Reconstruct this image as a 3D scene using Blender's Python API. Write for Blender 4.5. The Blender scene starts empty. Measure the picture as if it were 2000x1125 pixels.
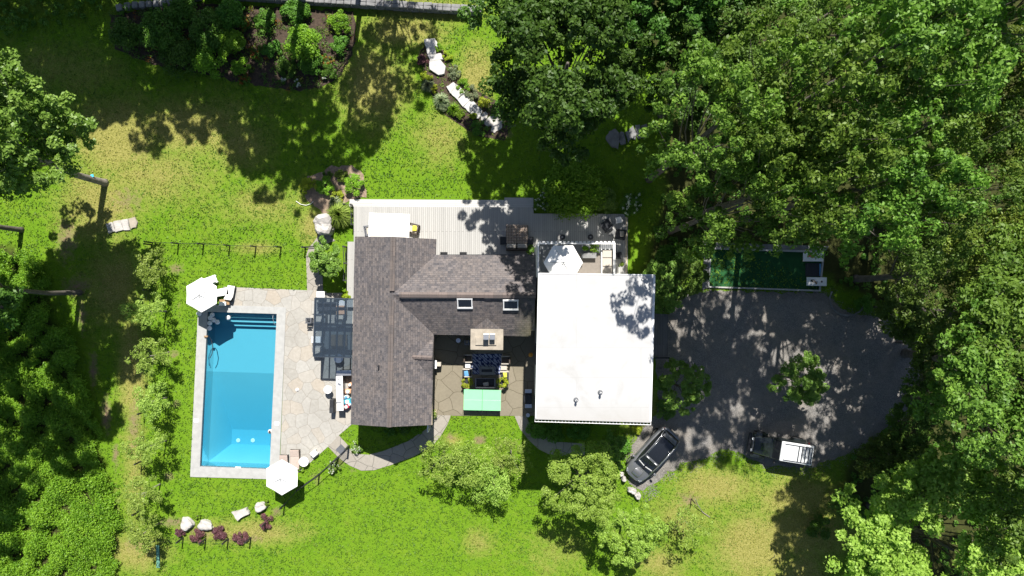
import bpy, bmesh, math, random
import numpy as np
from mathutils import Vector, Matrix
R_ = math.radians
# ------------------------------------------------------------------ camera, sky, sun, exposure
H = 51.0; S = 26.0                       # drone height, ground pixels of the photo per metre
scn = bpy.context.scene
cam_d = bpy.data.cameras.new("camera"); cam = bpy.data.objects.new("camera", cam_d)
scn.collection.objects.link(cam); scn.camera = cam
cam.location = (0, 0, H); cam.rotation_euler = (0, 0, 0)
cam_d.sensor_width = 36; cam_d.lens = 36 * H / (2000 / S); cam_d.clip_end = 2000; cam_d.clip_start = .5
SUN = Vector((.08, .75, 1.0)).normalized()   # towards the sun
w = bpy.data.worlds.new("World"); scn.world = w; w.use_nodes = True
nt = w.node_tree; bg = nt.nodes['Background']; sk = nt.nodes.new('ShaderNodeTexSky')
sk.sky_type = 'NISHITA'; sk.sun_disc = False
sk.sun_elevation = math.asin(SUN.z); sk.sun_rotation = math.atan2(SUN.x, SUN.y)
nt.links.new(sk.outputs[0], bg.inputs[0]); bg.inputs[1].default_value = 0.058
sl = bpy.data.lights.new("sun", 'SUN'); sl.energy = 5.0; sl.angle = R_(0.5); sl.color = (1, .955, .88)
so = bpy.data.objects.new("sun", sl); scn.collection.objects.link(so)
so.rotation_euler = SUN.to_track_quat('Z', 'Y').to_euler()
scn.view_settings.view_transform = 'Standard'; scn.view_settings.look = 'None'
scn.view_settings.gamma = 1; scn.view_settings.exposure = 0.8
scn.cycles.transparent_max_bounces = 16
rnd = random.Random(7)
C = scn.collection

def P(px, py, z=0.0):                    # a point of the photo at height z -> metres
    k = 1 - z / H
    return ((px - 1000) / S * k, (562.5 - py) / S * k, z)
def G(px, py): return ((px - 1000) / S, (562.5 - py) / S, 0.0)

# ------------------------------------------------------------------ object helpers
def tag(o, label=None, cat=None, group=None, kind=None):
    if label: o['label'] = label
    if cat: o['category'] = cat
    if group: o['group'] = group
    if kind: o['kind'] = kind
    return o
def thing(name, label, cat, loc=(0, 0, 0), rz=0.0, group=None):
    o = bpy.data.objects.new(name, None); C.objects.link(o)
    o.empty_display_size = .2
    o.location = loc; o.rotation_euler = (0, 0, rz)
    return tag(o, label, cat, group)
def link(me, name, mat, parent=None, world=False, smooth=False):
    o = bpy.data.objects.new(name, me); C.objects.link(o)
    if mat: me.materials.append(mat)
    if parent:
        o.parent = parent
        if world: o.location = -Vector(parent.location)
    if smooth:
        me.polygons.foreach_set('use_smooth', [True] * len(me.polygons))
    return o
def copy_tree(o, parent=None):
    c = o.copy(); C.objects.link(c); c.parent = parent
    for ch in o.children: copy_tree(ch, c)
    return c

class MB:
    def __init__(s): s.v = []; s.f = []
    def add(s, vs, fs):
        n = len(s.v); s.v += [tuple(p) for p in vs]; s.f += [tuple(i + n for i in f) for f in fs]; return s
    def box(s, c, d, rz=0.0, rx=0.0, ry=0.0, bev=0.0):
        m = Matrix.Rotation(rz, 3, 'Z') @ Matrix.Rotation(ry, 3, 'Y') @ Matrix.Rotation(rx, 3, 'X')
        x, y, z = d[0] / 2, d[1] / 2, d[2] / 2
        if bev <= 0:
            vs = [Vector(p) for p in [(-x, -y, -z), (x, -y, -z), (x, y, -z), (-x, y, -z), (-x, -y, z), (x, -y, z), (x, y, z), (-x, y, z)]]
            fs = [(0, 3, 2, 1), (4, 5, 6, 7), (0, 1, 5, 4), (1, 2, 6, 5), (2, 3, 7, 6), (3, 0, 4, 7)]
        else:
            b = min(bev, x * .9, y * .9, z * .9)
            def ring(ix, iy, zz):
                return [(-ix, -iy + b * .7, zz), (-ix + b * .7, -iy, zz), (ix - b * .7, -iy, zz), (ix, -iy + b * .7, zz), (ix, iy - b * .7, zz), (ix - b * .7, iy, zz), (-ix + b * .7, iy, zz), (-ix, iy - b * .7, zz)]
            rs = [ring(x - b, y - b, -z), ring(x, y, -z + b), ring(x, y, z - b), ring(x - b * .3, y - b * .3, z - b * .3), ring(x - b, y - b, z)]
            vs = [Vector(p) for r in rs for p in r]; fs = []
            for k in range(4):
                for i in range(8):
                    j = (i + 1) % 8; fs.append((k * 8 + i, k * 8 + j, k * 8 + 8 + j, k * 8 + 8 + i))
            fs.append(tuple(range(7, -1, -1))); fs.append(tuple(range(32, 40)))
        return s.add([m @ p + Vector(c) for p in vs], fs)
    def cyl(s, c, r, h, n=16, r2=None):
        r2 = r if r2 is None else r2
        vs = [(c[0] + r * math.cos(2 * math.pi * i / n), c[1] + r * math.sin(2 * math.pi * i / n), c[2]) for i in range(n)]
        vs += [(c[0] + r2 * math.cos(2 * math.pi * i / n), c[1] + r2 * math.sin(2 * math.pi * i / n), c[2] + h) for i in range(n)]
        fs = [(i, (i + 1) % n, n + (i + 1) % n, n + i) for i in range(n)] + [tuple(range(n - 1, -1, -1)), tuple(range(n, 2 * n))]
        return s.add(vs, fs)
    def lathe(s, c, prof, n=20):
        vs = []
        for r, z in prof:
            vs += [(c[0] + r * math.cos(2 * math.pi * i / n), c[1] + r * math.sin(2 * math.pi * i / n), c[2] + z) for i in range(n)]
        fs = []
        for k in range(len(prof) - 1):
            fs += [(k * n + i, k * n + (i + 1) % n, (k + 1) * n + (i + 1) % n, (k + 1) * n + i) for i in range(n)]
        fs.append(tuple(range(n - 1, -1, -1))); m = (len(prof) - 1) * n; fs.append(tuple(range(m, m + n)))
        return s.add(vs, fs)
    def prism(s, pts, z0, z1):
        a = sum(pts[i][0] * pts[(i + 1) % len(pts)][1] - pts[(i + 1) % len(pts)][0] * pts[i][1] for i in range(len(pts)))
        if a < 0: pts = pts[::-1]
        n = len(pts)
        vs = [(p[0], p[1], z0) for p in pts] + [(p[0], p[1], z1) for p in pts]
        fs = [(i, (i + 1) % n, n + (i + 1) % n, n + i) for i in range(n)] + [tuple(range(n - 1, -1, -1)), tuple(range(n, 2 * n))]
        return s.add(vs, fs)
    def slab(s, pts, th):                 # polygon in 3-D with thickness downwards
        n = len(pts); vs = list(pts) + [(p[0], p[1], p[2] - th) for p in pts]
        fs = [tuple(range(n)), tuple(range(2 * n - 1, n - 1, -1))] + [((i + 1) % n, i, n + i, n + (i + 1) % n) for i in range(n)]
        return s.add(vs, fs)
    def tube(s, path, r, n=8):
        path = [Vector(p) for p in path]; rr = r if isinstance(r, (list, tuple)) else [r] * len(path)
        base = len(s.v); vs = []
        for k, p in enumerate(path):
            d = (path[min(k + 1, len(path) - 1)] - path[max(k - 1, 0)]).normalized()
            a = d.orthogonal().normalized() if abs(d.z) > .9 else d.cross(Vector((0, 0, 1))).normalized()
            b = d.cross(a)
            vs += [p + (a * math.cos(2 * math.pi * i / n) + b * math.sin(2 * math.pi * i / n)) * rr[k] for i in range(n)]
        fs = []
        for k in range(len(path) - 1):
            fs += [(k * n + i, k * n + (i + 1) % n, (k + 1) * n + (i + 1) % n, (k + 1) * n + i) for i in range(n)]
        fs.append(tuple(range(n - 1, -1, -1))); m = (len(path) - 1) * n; fs.append(tuple(range(m, m + n)))
        return s.add(vs, fs)
    def loft(s, secs):                    # half sections bottom -> centre top, mirrored in y
        full = []
        for sec in secs:
            full.append([(x, y, z) for x, y, z in sec] + [(x, -y, z) for x, y, z in sec[::-1] if abs(y) > 1e-6])
        n = len(full[0]); vs = [p for f in full for p in f]; fs = []
        for k in range(len(full) - 1):
            for i in range(n):
                j = (i + 1) % n
                fs.append((k * n + i, k * n + j, (k + 1) * n + j, (k + 1) * n + i))
        fs.append(tuple(range(n))); m = (len(full) - 1) * n; fs.append(tuple(range(m + n - 1, m - 1, -1)))
        return s.add(vs, fs)
    def build(s, name, mat, parent=None, world=False, smooth=False, sub=0):
        me = bpy.data.meshes.new(name); me.from_pydata(s.v, [], s.f); me.update()
        bm = bmesh.new(); bm.from_mesh(me); bmesh.ops.recalc_face_normals(bm, faces=bm.faces); bm.to_mesh(me); bm.free()
        o = link(me, name, mat, parent, world, smooth or sub > 0)
        if sub:
            md = o.modifiers.new('sub', 'SUBSURF'); md.levels = sub; md.render_levels = sub
        return o

def quad_mesh(name, V, val, tint=None):
    n = len(V); me = bpy.data.meshes.new(name)
    me.vertices.add(4 * n); me.vertices.foreach_set('co', V.reshape(-1).astype(np.float32))
    me.loops.add(4 * n); me.loops.foreach_set('vertex_index', np.arange(4 * n, dtype=np.int32))
    me.polygons.add(n); me.polygons.foreach_set('loop_start', np.arange(0, 4 * n, 4, dtype=np.int32))
    me.update(calc_edges=True)
    a = me.attributes.new('v', 'FLOAT', 'POINT'); a.data.foreach_set('value', np.repeat(val, 4).astype(np.float32))
    if tint is not None:
        a = me.attributes.new('d', 'FLOAT', 'POINT'); a.data.foreach_set('value', np.repeat(tint, 4).astype(np.float32))
    return me
def leaf_quads(pos, nrm, size, rg, aspect=.62):
    n = len(pos); nrm = nrm / (np.linalg.norm(nrm, axis=1, keepdims=True) + 1e-9)
    t = rg.normal(size=(n, 3)); t -= (t * nrm).sum(1, keepdims=True) * nrm
    t /= (np.linalg.norm(t, axis=1, keepdims=True) + 1e-9); b = np.cross(nrm, t)
    s = (size * rg.uniform(.6, 1.25, n))[:, None]
    return np.stack([pos - t * s * .5, pos + b * s * aspect * .5 - t * s * .05, pos + t * s * .55, pos - b * s * aspect * .5 - t * s * .05], 1)
def clump_leaves(cl, per, leaf, rg, jit=.75, low=-.35, squash=.8):
    """cl: (n,4) clump centres and radii -> leaf quads on their upper shells"""
    n = len(cl) * per; idx = np.repeat(np.arange(len(cl)), per)
    d = rg.normal(size=(n, 3)); d /= np.linalg.norm(d, axis=1, keepdims=True)
    d[:, 2] = np.where(d[:, 2] < low, -d[:, 2], d[:, 2])
    rad = cl[idx, 3] * rg.uniform(.45, 1.12, n) ** .6
    off = d * rad[:, None]; off[:, 2] *= squash
    pos = cl[idx, :3] + off
    nrm = d * .8 + rg.normal(size=(n, 3)) * jit; nrm[:, 2] += .6
    cv = rg.uniform(0, 1, len(cl))
    val = np.clip(.5 * cv[idx] + .5 * rg.uniform(0, 1, n), 0, 1)
    return leaf_quads(pos, nrm, leaf, rg), val
def crown_mesh(name, R, zc, hz, seed, leaf=.2, nl=9, ncl=90, per=420, cr=.2, off=(0, 0), core=.1, jit=.75, low=-.35):
    rg = np.random.default_rng(seed); L = []
    for i in range(nl):
        a = 2 * math.pi * (i + rg.uniform(-.3, .3)) / max(nl - 2, 1); e = rg.uniform(-.35, .8)
        q = rg.uniform(.40, .74)
        if i >= nl - 2: q = rg.uniform(0, .25); e = rg.uniform(.5, .9)
        L.append((math.cos(a) * q * R, math.sin(a) * q * R, e * hz * .75, R * rg.uniform(.22, .40)))
    L = np.array(L); k = rg.integers(0, nl, ncl)
    d = rg.normal(size=(ncl, 3)); d /= np.linalg.norm(d, axis=1, keepdims=True)
    d[:, 2] = np.where(d[:, 2] < -.15, -d[:, 2], d[:, 2])
    c = L[k, :3] + d * L[k, 3:4] * rg.uniform(.55, 1.05, ncl)[:, None] * np.array([1, 1, max(.6, min(1.2, hz / R))])
    cl = np.concatenate([c, (R * cr * rg.uniform(.55, 1.25, ncl))[:, None]], 1)
    cl[:, 0] += off[0]; cl[:, 1] += off[1]; cl[:, 2] += zc
    V, val = clump_leaves(cl, per, leaf, rg, jit, low)
    L2 = L.copy(); L2[:, 0] += off[0]; L2[:, 1] += off[1]; L2[:, 2] += zc
    return quad_mesh(name, V, val), L2
def trunk_mb(L, r, lean=(0, 0), fork=.45, rng=rnd):
    mb = MB(); zt = float(np.mean(L[:, 2])); top = Vector((float(np.mean(L[:, 0])), float(np.mean(L[:, 1])), zt))
    pts = [Vector((0, 0, -.1)), Vector((0, 0, .25))] + [Vector((top.x * t ** 1.3, top.y * t ** 1.3, zt * t)) + Vector((rng.uniform(-.08, .08), rng.uniform(-.08, .08), 0)) * zt * .12 for t in (.25, .5, .75, 1)]
    mb.tube(pts, [r * 1.5, r * 1.08, r * .92, r * .78, r * .6, r * .3], 10)
    for l in L:
        t = rng.uniform(fork, .8); s = Vector((top.x * t ** 1.3, top.y * t ** 1.3, zt * t)); e = Vector(l[:3])
        m = s.lerp(e, .5) + Vector((0, 0, -.06 * zt + .2))
        mb.tube([s, m, e, e + (e - m) * .4], [r * .26, r * .15, r * .07, r * .02], 6)
    return mb
# ------------------------------------------------------------------ materials
def nm(name):
    m = bpy.data.materials.new(name); m.use_nodes = True
    return m, m.node_tree, m.node_tree.nodes['Principled BSDF']
def N(nt, t, **kw):
    n = nt.nodes.new('ShaderNode' + t)
    for k, v in kw.items():
        if k in n.inputs.keys(): n.inputs[k].default_value = v
        else: setattr(n, k, v)
    return n
def rgb(c): return (c[0], c[1], c[2], 1)
def mixc(nt, f, a, b, mode='MIX'):
    n = nt.nodes.new('ShaderNodeMix'); n.data_type = 'RGBA'; n.blend_type = mode
    for s, v in ((n.inputs[0], f), (n.inputs[6], a), (n.inputs[7], b)):
        if hasattr(v, 'links'): nt.links.new(v, s)
        else: s.default_value = v if not isinstance(v, tuple) else rgb(v)
    return n.outputs[2]
def math_(nt, op, a, b=None, clamp=False):
    n = nt.nodes.new('ShaderNodeMath'); n.operation = op; n.use_clamp = clamp
    for s, v in ((n.inputs[0], a), (n.inputs[1], b)):
        if v is None: continue
        if hasattr(v, 'links'): nt.links.new(v, s)
        else: s.default_value = v
    return n.outputs[0]
def ramp(nt, f, stops):
    n = nt.nodes.new('ShaderNodeValToRGB'); nt.links.new(f, n.inputs[0]); e = n.color_ramp.elements
    while len(e) < len(stops): e.new(.5)
    for el, (p, c) in zip(e, stops): el.position = p; el.color = rgb(c) if isinstance(c, tuple) else (c, c, c, 1)
    return n.outputs[0]
def pos(nt): return nt.nodes.new('ShaderNodeNewGeometry').outputs['Position']
def noise(nt, vec, scale, detail=4, rough=.55, dist=0):
    n = N(nt, 'TexNoise', Scale=scale, Detail=detail, Roughness=rough, Distortion=dist)
    if vec is not None: nt.links.new(vec, n.inputs['Vector'])
    return n.outputs['Fac']
def bump(nt, bs, h, strength=.4, dist=.05):
    b = N(nt, 'Bump', Strength=strength, Distance=dist); nt.links.new(h, b.inputs['Height']); nt.links.new(b.outputs[0], bs.inputs['Normal'])
def simple(name, c, rough=.6, var=.18, scale=5, bmp=0.0, metal=0.0, spec=.4, bs=30, coat=0):
    m, nt, b = nm(name); p = pos(nt)
    f = noise(nt, p, scale, 5)
    f2 = ramp(nt, f, [(.3, 0.0), (.7, 1.0)])
    nt.links.new(mixc(nt, f2, tuple(x * (1 - var) for x in c), tuple(min(1, x * (1 + var)) for x in c)), b.inputs['Base Color'])
    b.inputs['Roughness'].default_value = rough; b.inputs['Metallic'].default_value = metal
    b.inputs['Specular IOR Level'].default_value = spec; b.inputs['Coat Weight'].default_value = coat
    if bmp: bump(nt, b, noise(nt, p, bs, 4), bmp, .03)
    return m
def glassy(name, c, alpha=.35, rough=.05):
    m, nt, b = nm(name); b.inputs['Base Color'].default_value = rgb(c); b.inputs['Roughness'].default_value = rough
    tr = N(nt, 'BsdfTransparent', Color=(.75, .84, .92, 1)); mx = nt.nodes.new('ShaderNodeMixShader'); mx.inputs[0].default_value = alpha
    nt.links.new(tr.outputs[0], mx.inputs[1]); nt.links.new(b.outputs[0], mx.inputs[2])
    nt.links.new(mx.outputs[0], nt.nodes['Material Output'].inputs[0]); return m
def leafmat(name, dark, light, trans=.3, accent=None, rough=.5):
    m, nt, b = nm(name)
    at = N(nt, 'Attribute', attribute_name='v').outputs['Fac']
    oi = nt.nodes.new('ShaderNodeObjectInfo').outputs['Random']
    p = pos(nt); f = noise(nt, p, .7, 3)
    f = math_(nt, 'ADD', math_(nt, 'MULTIPLY', at, .75), math_(nt, 'MULTIPLY', math_(nt, 'ADD', f, -.35), .8), True)
    c = mixc(nt, f, dark, light)
    if accent:
        g = ramp(nt, at, [(.93, 0.0), (.97, 1.0)]); c = mixc(nt, g, c, accent)
    hs = N(nt, 'HueSaturation'); nt.links.new(c, hs.inputs['Color'])
    nt.links.new(math_(nt, 'ADD', math_(nt, 'MULTIPLY', oi, .45), .78), hs.inputs['Value'])
    nt.links.new(math_(nt, 'ADD', math_(nt, 'MULTIPLY', oi, .022), .490), hs.inputs['Hue'])
    nt.links.new(hs.outputs[0], b.inputs['Base Color'])
    b.inputs['Roughness'].default_value = rough; b.inputs['Specular IOR Level'].default_value = .28
    tl = N(nt, 'BsdfTranslucent'); nt.links.new(mixc(nt, 1.0, hs.outputs[0], (1.0, 1.25, .5), 'MULTIPLY'), tl.inputs[0])
    mx = nt.nodes.new('ShaderNodeMixShader'); mx.inputs[0].default_value = trans
    nt.links.new(b.outputs[0], mx.inputs[1]); nt.links.new(tl.outputs[0], mx.inputs[2])
    nt.links.new(mx.outputs[0], nt.nodes['Material Output'].inputs[0]); return m

def lawn_nodes(nt, dry, soil, litter, p):
    n1 = noise(nt, p, .55, 6, .6); n2 = noise(nt, p, 2.3, 5, .65); n3 = noise(nt, p, 9, 4, .7)
    g = mixc(nt, ramp(nt, n3, [(.3, 0.0), (.7, 1.0)]), (.066, .158, .007), (.145, .268, .015))
    g = mixc(nt, ramp(nt, n1, [(.35, 0.0), (.7, .6)]), g, (.155, .25, .015))
    dr = mixc(nt, ramp(nt, n3, [(.35, 0.0), (.65, 1.0)]), (.16, .165, .03), (.33, .305, .10))
    def soft(base, nz, k=1.6, o=-.5):
        return math_(nt, 'ADD', math_(nt, 'MULTIPLY', base, k), math_(nt, 'MULTIPLY', math_(nt, 'ADD', nz, o), 2.2), True)
    nz = math_(nt, 'ADD', math_(nt, 'MULTIPLY', n1, .45), math_(nt, 'MULTIPLY', n2, .55))
    fd = math_(nt, 'MULTIPLY', soft(dry, nz, 1.7, -.56), 1, True)
    c = mixc(nt, fd, g, dr)
    so_ = mixc(nt, n3, (.13, .085, .05), (.30, .22, .15))
    c = mixc(nt, soft(soil, n2, 1.9, -.85), c, so_)
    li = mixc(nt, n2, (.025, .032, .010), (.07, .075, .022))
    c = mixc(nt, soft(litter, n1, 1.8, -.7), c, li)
    return c, n3, n2
def groundmat():
    m, nt, b = nm('lawn'); p = pos(nt)
    A = [N(nt, 'Attribute', attribute_name=a).outputs['Fac'] for a in ('dry', 'soil', 'litter')]
    c, n3, n2 = lawn_nodes(nt, *A, p)
    nt.links.new(c, b.inputs['Base Color']); b.inputs['Roughness'].default_value = .9; b.inputs['Specular IOR Level'].default_value = .1
    h = math_(nt, 'ADD', noise(nt, p, 14, 5, .7), math_(nt, 'MULTIPLY', noise(nt, p, 4, 4), 1.2)); bump(nt, b, h, .6, .08); return m
def tuftmat():
    m, nt, b = nm('grass_blades'); p = pos(nt)
    A = [N(nt, 'Attribute', attribute_name='d').outputs['Fac']]
    v = N(nt, 'Attribute', attribute_name='v').outputs['Fac']
    g = mixc(nt, v, (.05, .13, .010), (.18, .305, .024))
    c = mixc(nt, ramp(nt, A[0], [(.35, 0.0), (.8, 1.0)]), g, mixc(nt, v, (.17, .19, .028), (.35, .345, .085)))
    nt.links.new(c, b.inputs['Base Color']); b.inputs['Roughness'].default_value = .6; b.inputs['Specular IOR Level'].default_value = .25
    tl = N(nt, 'BsdfTranslucent'); nt.links.new(c, tl.inputs[0]); mx = nt.nodes.new('ShaderNodeMixShader'); mx.inputs[0].default_value = .25
    nt.links.new(b.outputs[0], mx.inputs[1]); nt.links.new(tl.outputs[0], mx.inputs[2]); nt.links.new(mx.outputs[0], nt.nodes['Material Output'].inputs[0])
    return m
def flagmat(name, scale, cols, joint, jw=.035):
    m, nt, b = nm(name); p = pos(nt)
    dn = N(nt, 'TexNoise', Scale=.8, Detail=2); nt.links.new(p, dn.inputs['Vector'])
    va = nt.nodes.new('ShaderNodeVectorMath'); va.operation = 'MULTIPLY_ADD'; nt.links.new(dn.outputs['Color'], va.inputs[0]); va.inputs[1].default_value = (.35, .35, 0); nt.links.new(p, va.inputs[2])
    v1 = N(nt, 'TexVoronoi', Scale=scale, voronoi_dimensions='2D'); v2 = N(nt, 'TexVoronoi', Scale=scale, voronoi_dimensions='2D', feature='DISTANCE_TO_EDGE')
    for v in (v1, v2): nt.links.new(va.outputs[0], v.inputs['Vector'])
    sx = nt.nodes.new('ShaderNodeSeparateColor'); nt.links.new(v1.outputs['Color'], sx.inputs[0])
    c = ramp(nt, sx.outputs[0], [(i / (len(cols) - 1) if len(cols) > 1 else 0, q) for i, q in enumerate(cols)])
    nz = noise(nt, p, 5, 6, .65)
    c = mixc(nt, .35, c, ramp(nt, nz, [(.3, tuple(x * .72 for x in cols[0])), (.7, tuple(min(1, x * 1.15) for x in cols[-2]))]))
    c = mixc(nt, ramp(nt, noise(nt, p, .35, 3), [(.45, 0.0), (.75, .35)]), c, tuple(x * .7 for x in cols[0]))
    j = ramp(nt, v2.outputs['Distance'], [(0, 1.0), (jw * .55, .9), (jw, 0.0)])
    c = mixc(nt, j, c, joint)
    nt.links.new(c, b.inputs['Base Color']); b.inputs['Roughness'].default_value = .8; b.inputs['Specular IOR Level'].default_value = .25
    h = math_(nt, 'SUBTRACT', math_(nt, 'MULTIPLY', nz, .4), j); bump(nt, b, h, .5, .02); return m
def shinglemat(name, rot):
    m, nt, b = nm(name); p = pos(nt)
    mp = N(nt, 'Mapping'); nt.links.new(p, mp.inputs[0]); mp.inputs['Rotation'].default_value = (0, 0, rot)
    def brick(sc, w_, h_, mort, c1, c2, mc, bias=0):
        n = N(nt, 'TexBrick', Scale=sc); nt.links.new(mp.outputs[0], n.inputs[0])
        n.inputs['Brick Width'].default_value = w_; n.inputs['Row Height'].default_value = h_; n.inputs['Mortar Size'].default_value = mort
        n.inputs['Color1'].default_value = rgb(c1); n.inputs['Color2'].default_value = rgb(c2); n.inputs['Mortar'].default_value = rgb(mc); n.inputs['Bias'].default_value = bias
        n.offset = .37; return n
    a = brick(1, .34, .145, .012, (.052, .050, .056), (.19, .165, .158), (.025, .024, .026))
    k = brick(1, .17, .145, .0, (.06, .062, .078), (.23, .19, .175), (.1, .1, .1), .0); k.offset = .21; k.offset_frequency = 3
    c = mixc(nt, .5, a.outputs[0], k.outputs[0])
    c = mixc(nt, ramp(nt, noise(nt, p, .5, 4), [(.35, 0.0), (.7, .5)]), c, mixc(nt, 1.0, c, (.75, .82, .95), 'MULTIPLY'))
    c = mixc(nt, .25, c, ramp(nt, noise(nt, p, 22, 3, .8), [(.35, (.03, .03, .03)), (.65, (.30, .275, .26))]))
    moss = N(nt, 'SeparateXYZ'); nt.links.new(p, moss.inputs[0])
    mf = math_(nt, 'MULTIPLY', ramp(nt, math_(nt, 'MULTIPLY', moss.outputs[0], .1), [(-.0, 0.0), (.0, 0.0), (.13, 1.0)]), ramp(nt, math_(nt, 'MULTIPLY', moss.outputs[1], -.1), [(.0, 0.0), (.12, .0), (.3, .75)]))
    c = mixc(nt, math_(nt, 'MULTIPLY', mf, .55), c, (.17, .16, .05))
    nt.links.new(c, b.inputs['Base Color']); b.inputs['Roughness'].default_value = .9; b.inputs['Specular IOR Level'].default_value = .15
    bump(nt, b, math_(nt, 'ADD', math_(nt, 'MULTIPLY', a.outputs['Fac'], -1), noise(nt, p, 30, 3)), .6, .02); return m
def boardmat(name, c, rot=0.0, width=.15, length=4.2, gap=.012, var=.16, rough=.7):
    m, nt, b = nm(name); p = pos(nt)
    mp = N(nt, 'Mapping'); nt.links.new(p, mp.inputs[0]); mp.inputs['Rotation'].default_value = (0, 0, rot)
    n = N(nt, 'TexBrick', Scale=1); nt.links.new(mp.outputs[0], n.inputs[0])
    n.inputs['Brick Width'].default_value = length; n.inputs['Row Height'].default_value = width; n.inputs['Mortar Size'].default_value = gap
    n.inputs['Color1'].default_value = rgb([x * (1 - var) for x in c]); n.inputs['Color2'].default_value = rgb([min(1, x * (1 + var)) for x in c]); n.inputs['Mortar'].default_value = rgb([x * .4 for x in c])
    mp2 = N(nt, 'Mapping'); nt.links.new(mp.outputs[0], mp2.inputs[0]); mp2.inputs['Scale'].default_value = (1.2, 14, 1)
    st = noise(nt, mp2.outputs[0], 1.5, 5, .7)
    cc = mixc(nt, ramp(nt, st, [(.35, .35), (.65, 0.0)]), n.outputs[0], tuple(x * .78 for x in c))
    nt.links.new(cc, b.inputs['Base Color']); b.inputs['Roughness'].default_value = rough; b.inputs['Specular IOR Level'].default_value = .25
    bump(nt, b, math_(nt, 'MULTIPLY', n.outputs['Fac'], -1), .5, .02); return m
def gravelmat():
    m, nt, b = nm('gravel'); p = pos(nt)
    v = N(nt, 'TexVoronoi', Scale=30); nt.links.new(p, v.inputs['Vector']); s = nt.nodes.new('ShaderNodeSeparateColor'); nt.links.new(v.outputs['Color'], s.inputs[0])
    c = ramp(nt, s.outputs[0], [(0, (.125, .123, .123)), (.5, (.20, .195, .19)), (1, (.32, .305, .285))])
    c = mixc(nt, ramp(nt, noise(nt, p, .45, 5, .6), [(.35, 0.0), (.7, .6)]), c, (.30, .26, .215))
    c = mixc(nt, ramp(nt, noise(nt, p, 1.6, 5, .7), [(.45, 0.0), (.75, .4)]), c, (.11, .108, .10))
    nt.links.new(c, b.inputs['Base Color']); b.inputs['Roughness'].default_value = .9; b.inputs['Specular IOR Level'].default_value = .2
    bump(nt, b, math_(nt, 'ADD', v.outputs['Distance'], noise(nt, p, 3, 4)), .7, .04); return m
def rugmat():
    m, nt, b = nm('rug'); p = pos(nt)
    v = N(nt, 'TexVoronoi', Scale=2.6, voronoi_dimensions='2D', Randomness=.35); nt.links.new(p, v.inputs['Vector'])
    w_ = N(nt, 'TexWave', Scale=2.4, Distortion=5.0, Detail=1.0); w_.bands_direction = 'DIAGONAL'; nt.links.new(p, w_.inputs[0])
    f = math_(nt, 'MULTIPLY', ramp(nt, v.outputs['Distance'], [(.26, 0.0), (.30, 1.0)]), ramp(nt, w_.outputs['Fac'], [(.28, 0.0), (.34, 1.0)]))
    nt.links.new(mixc(nt, f, (.022, .035, .12), (.30, .34, .46)), b.inputs['Base Color']); b.inputs['Roughness'].default_value = .95; return m
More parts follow.
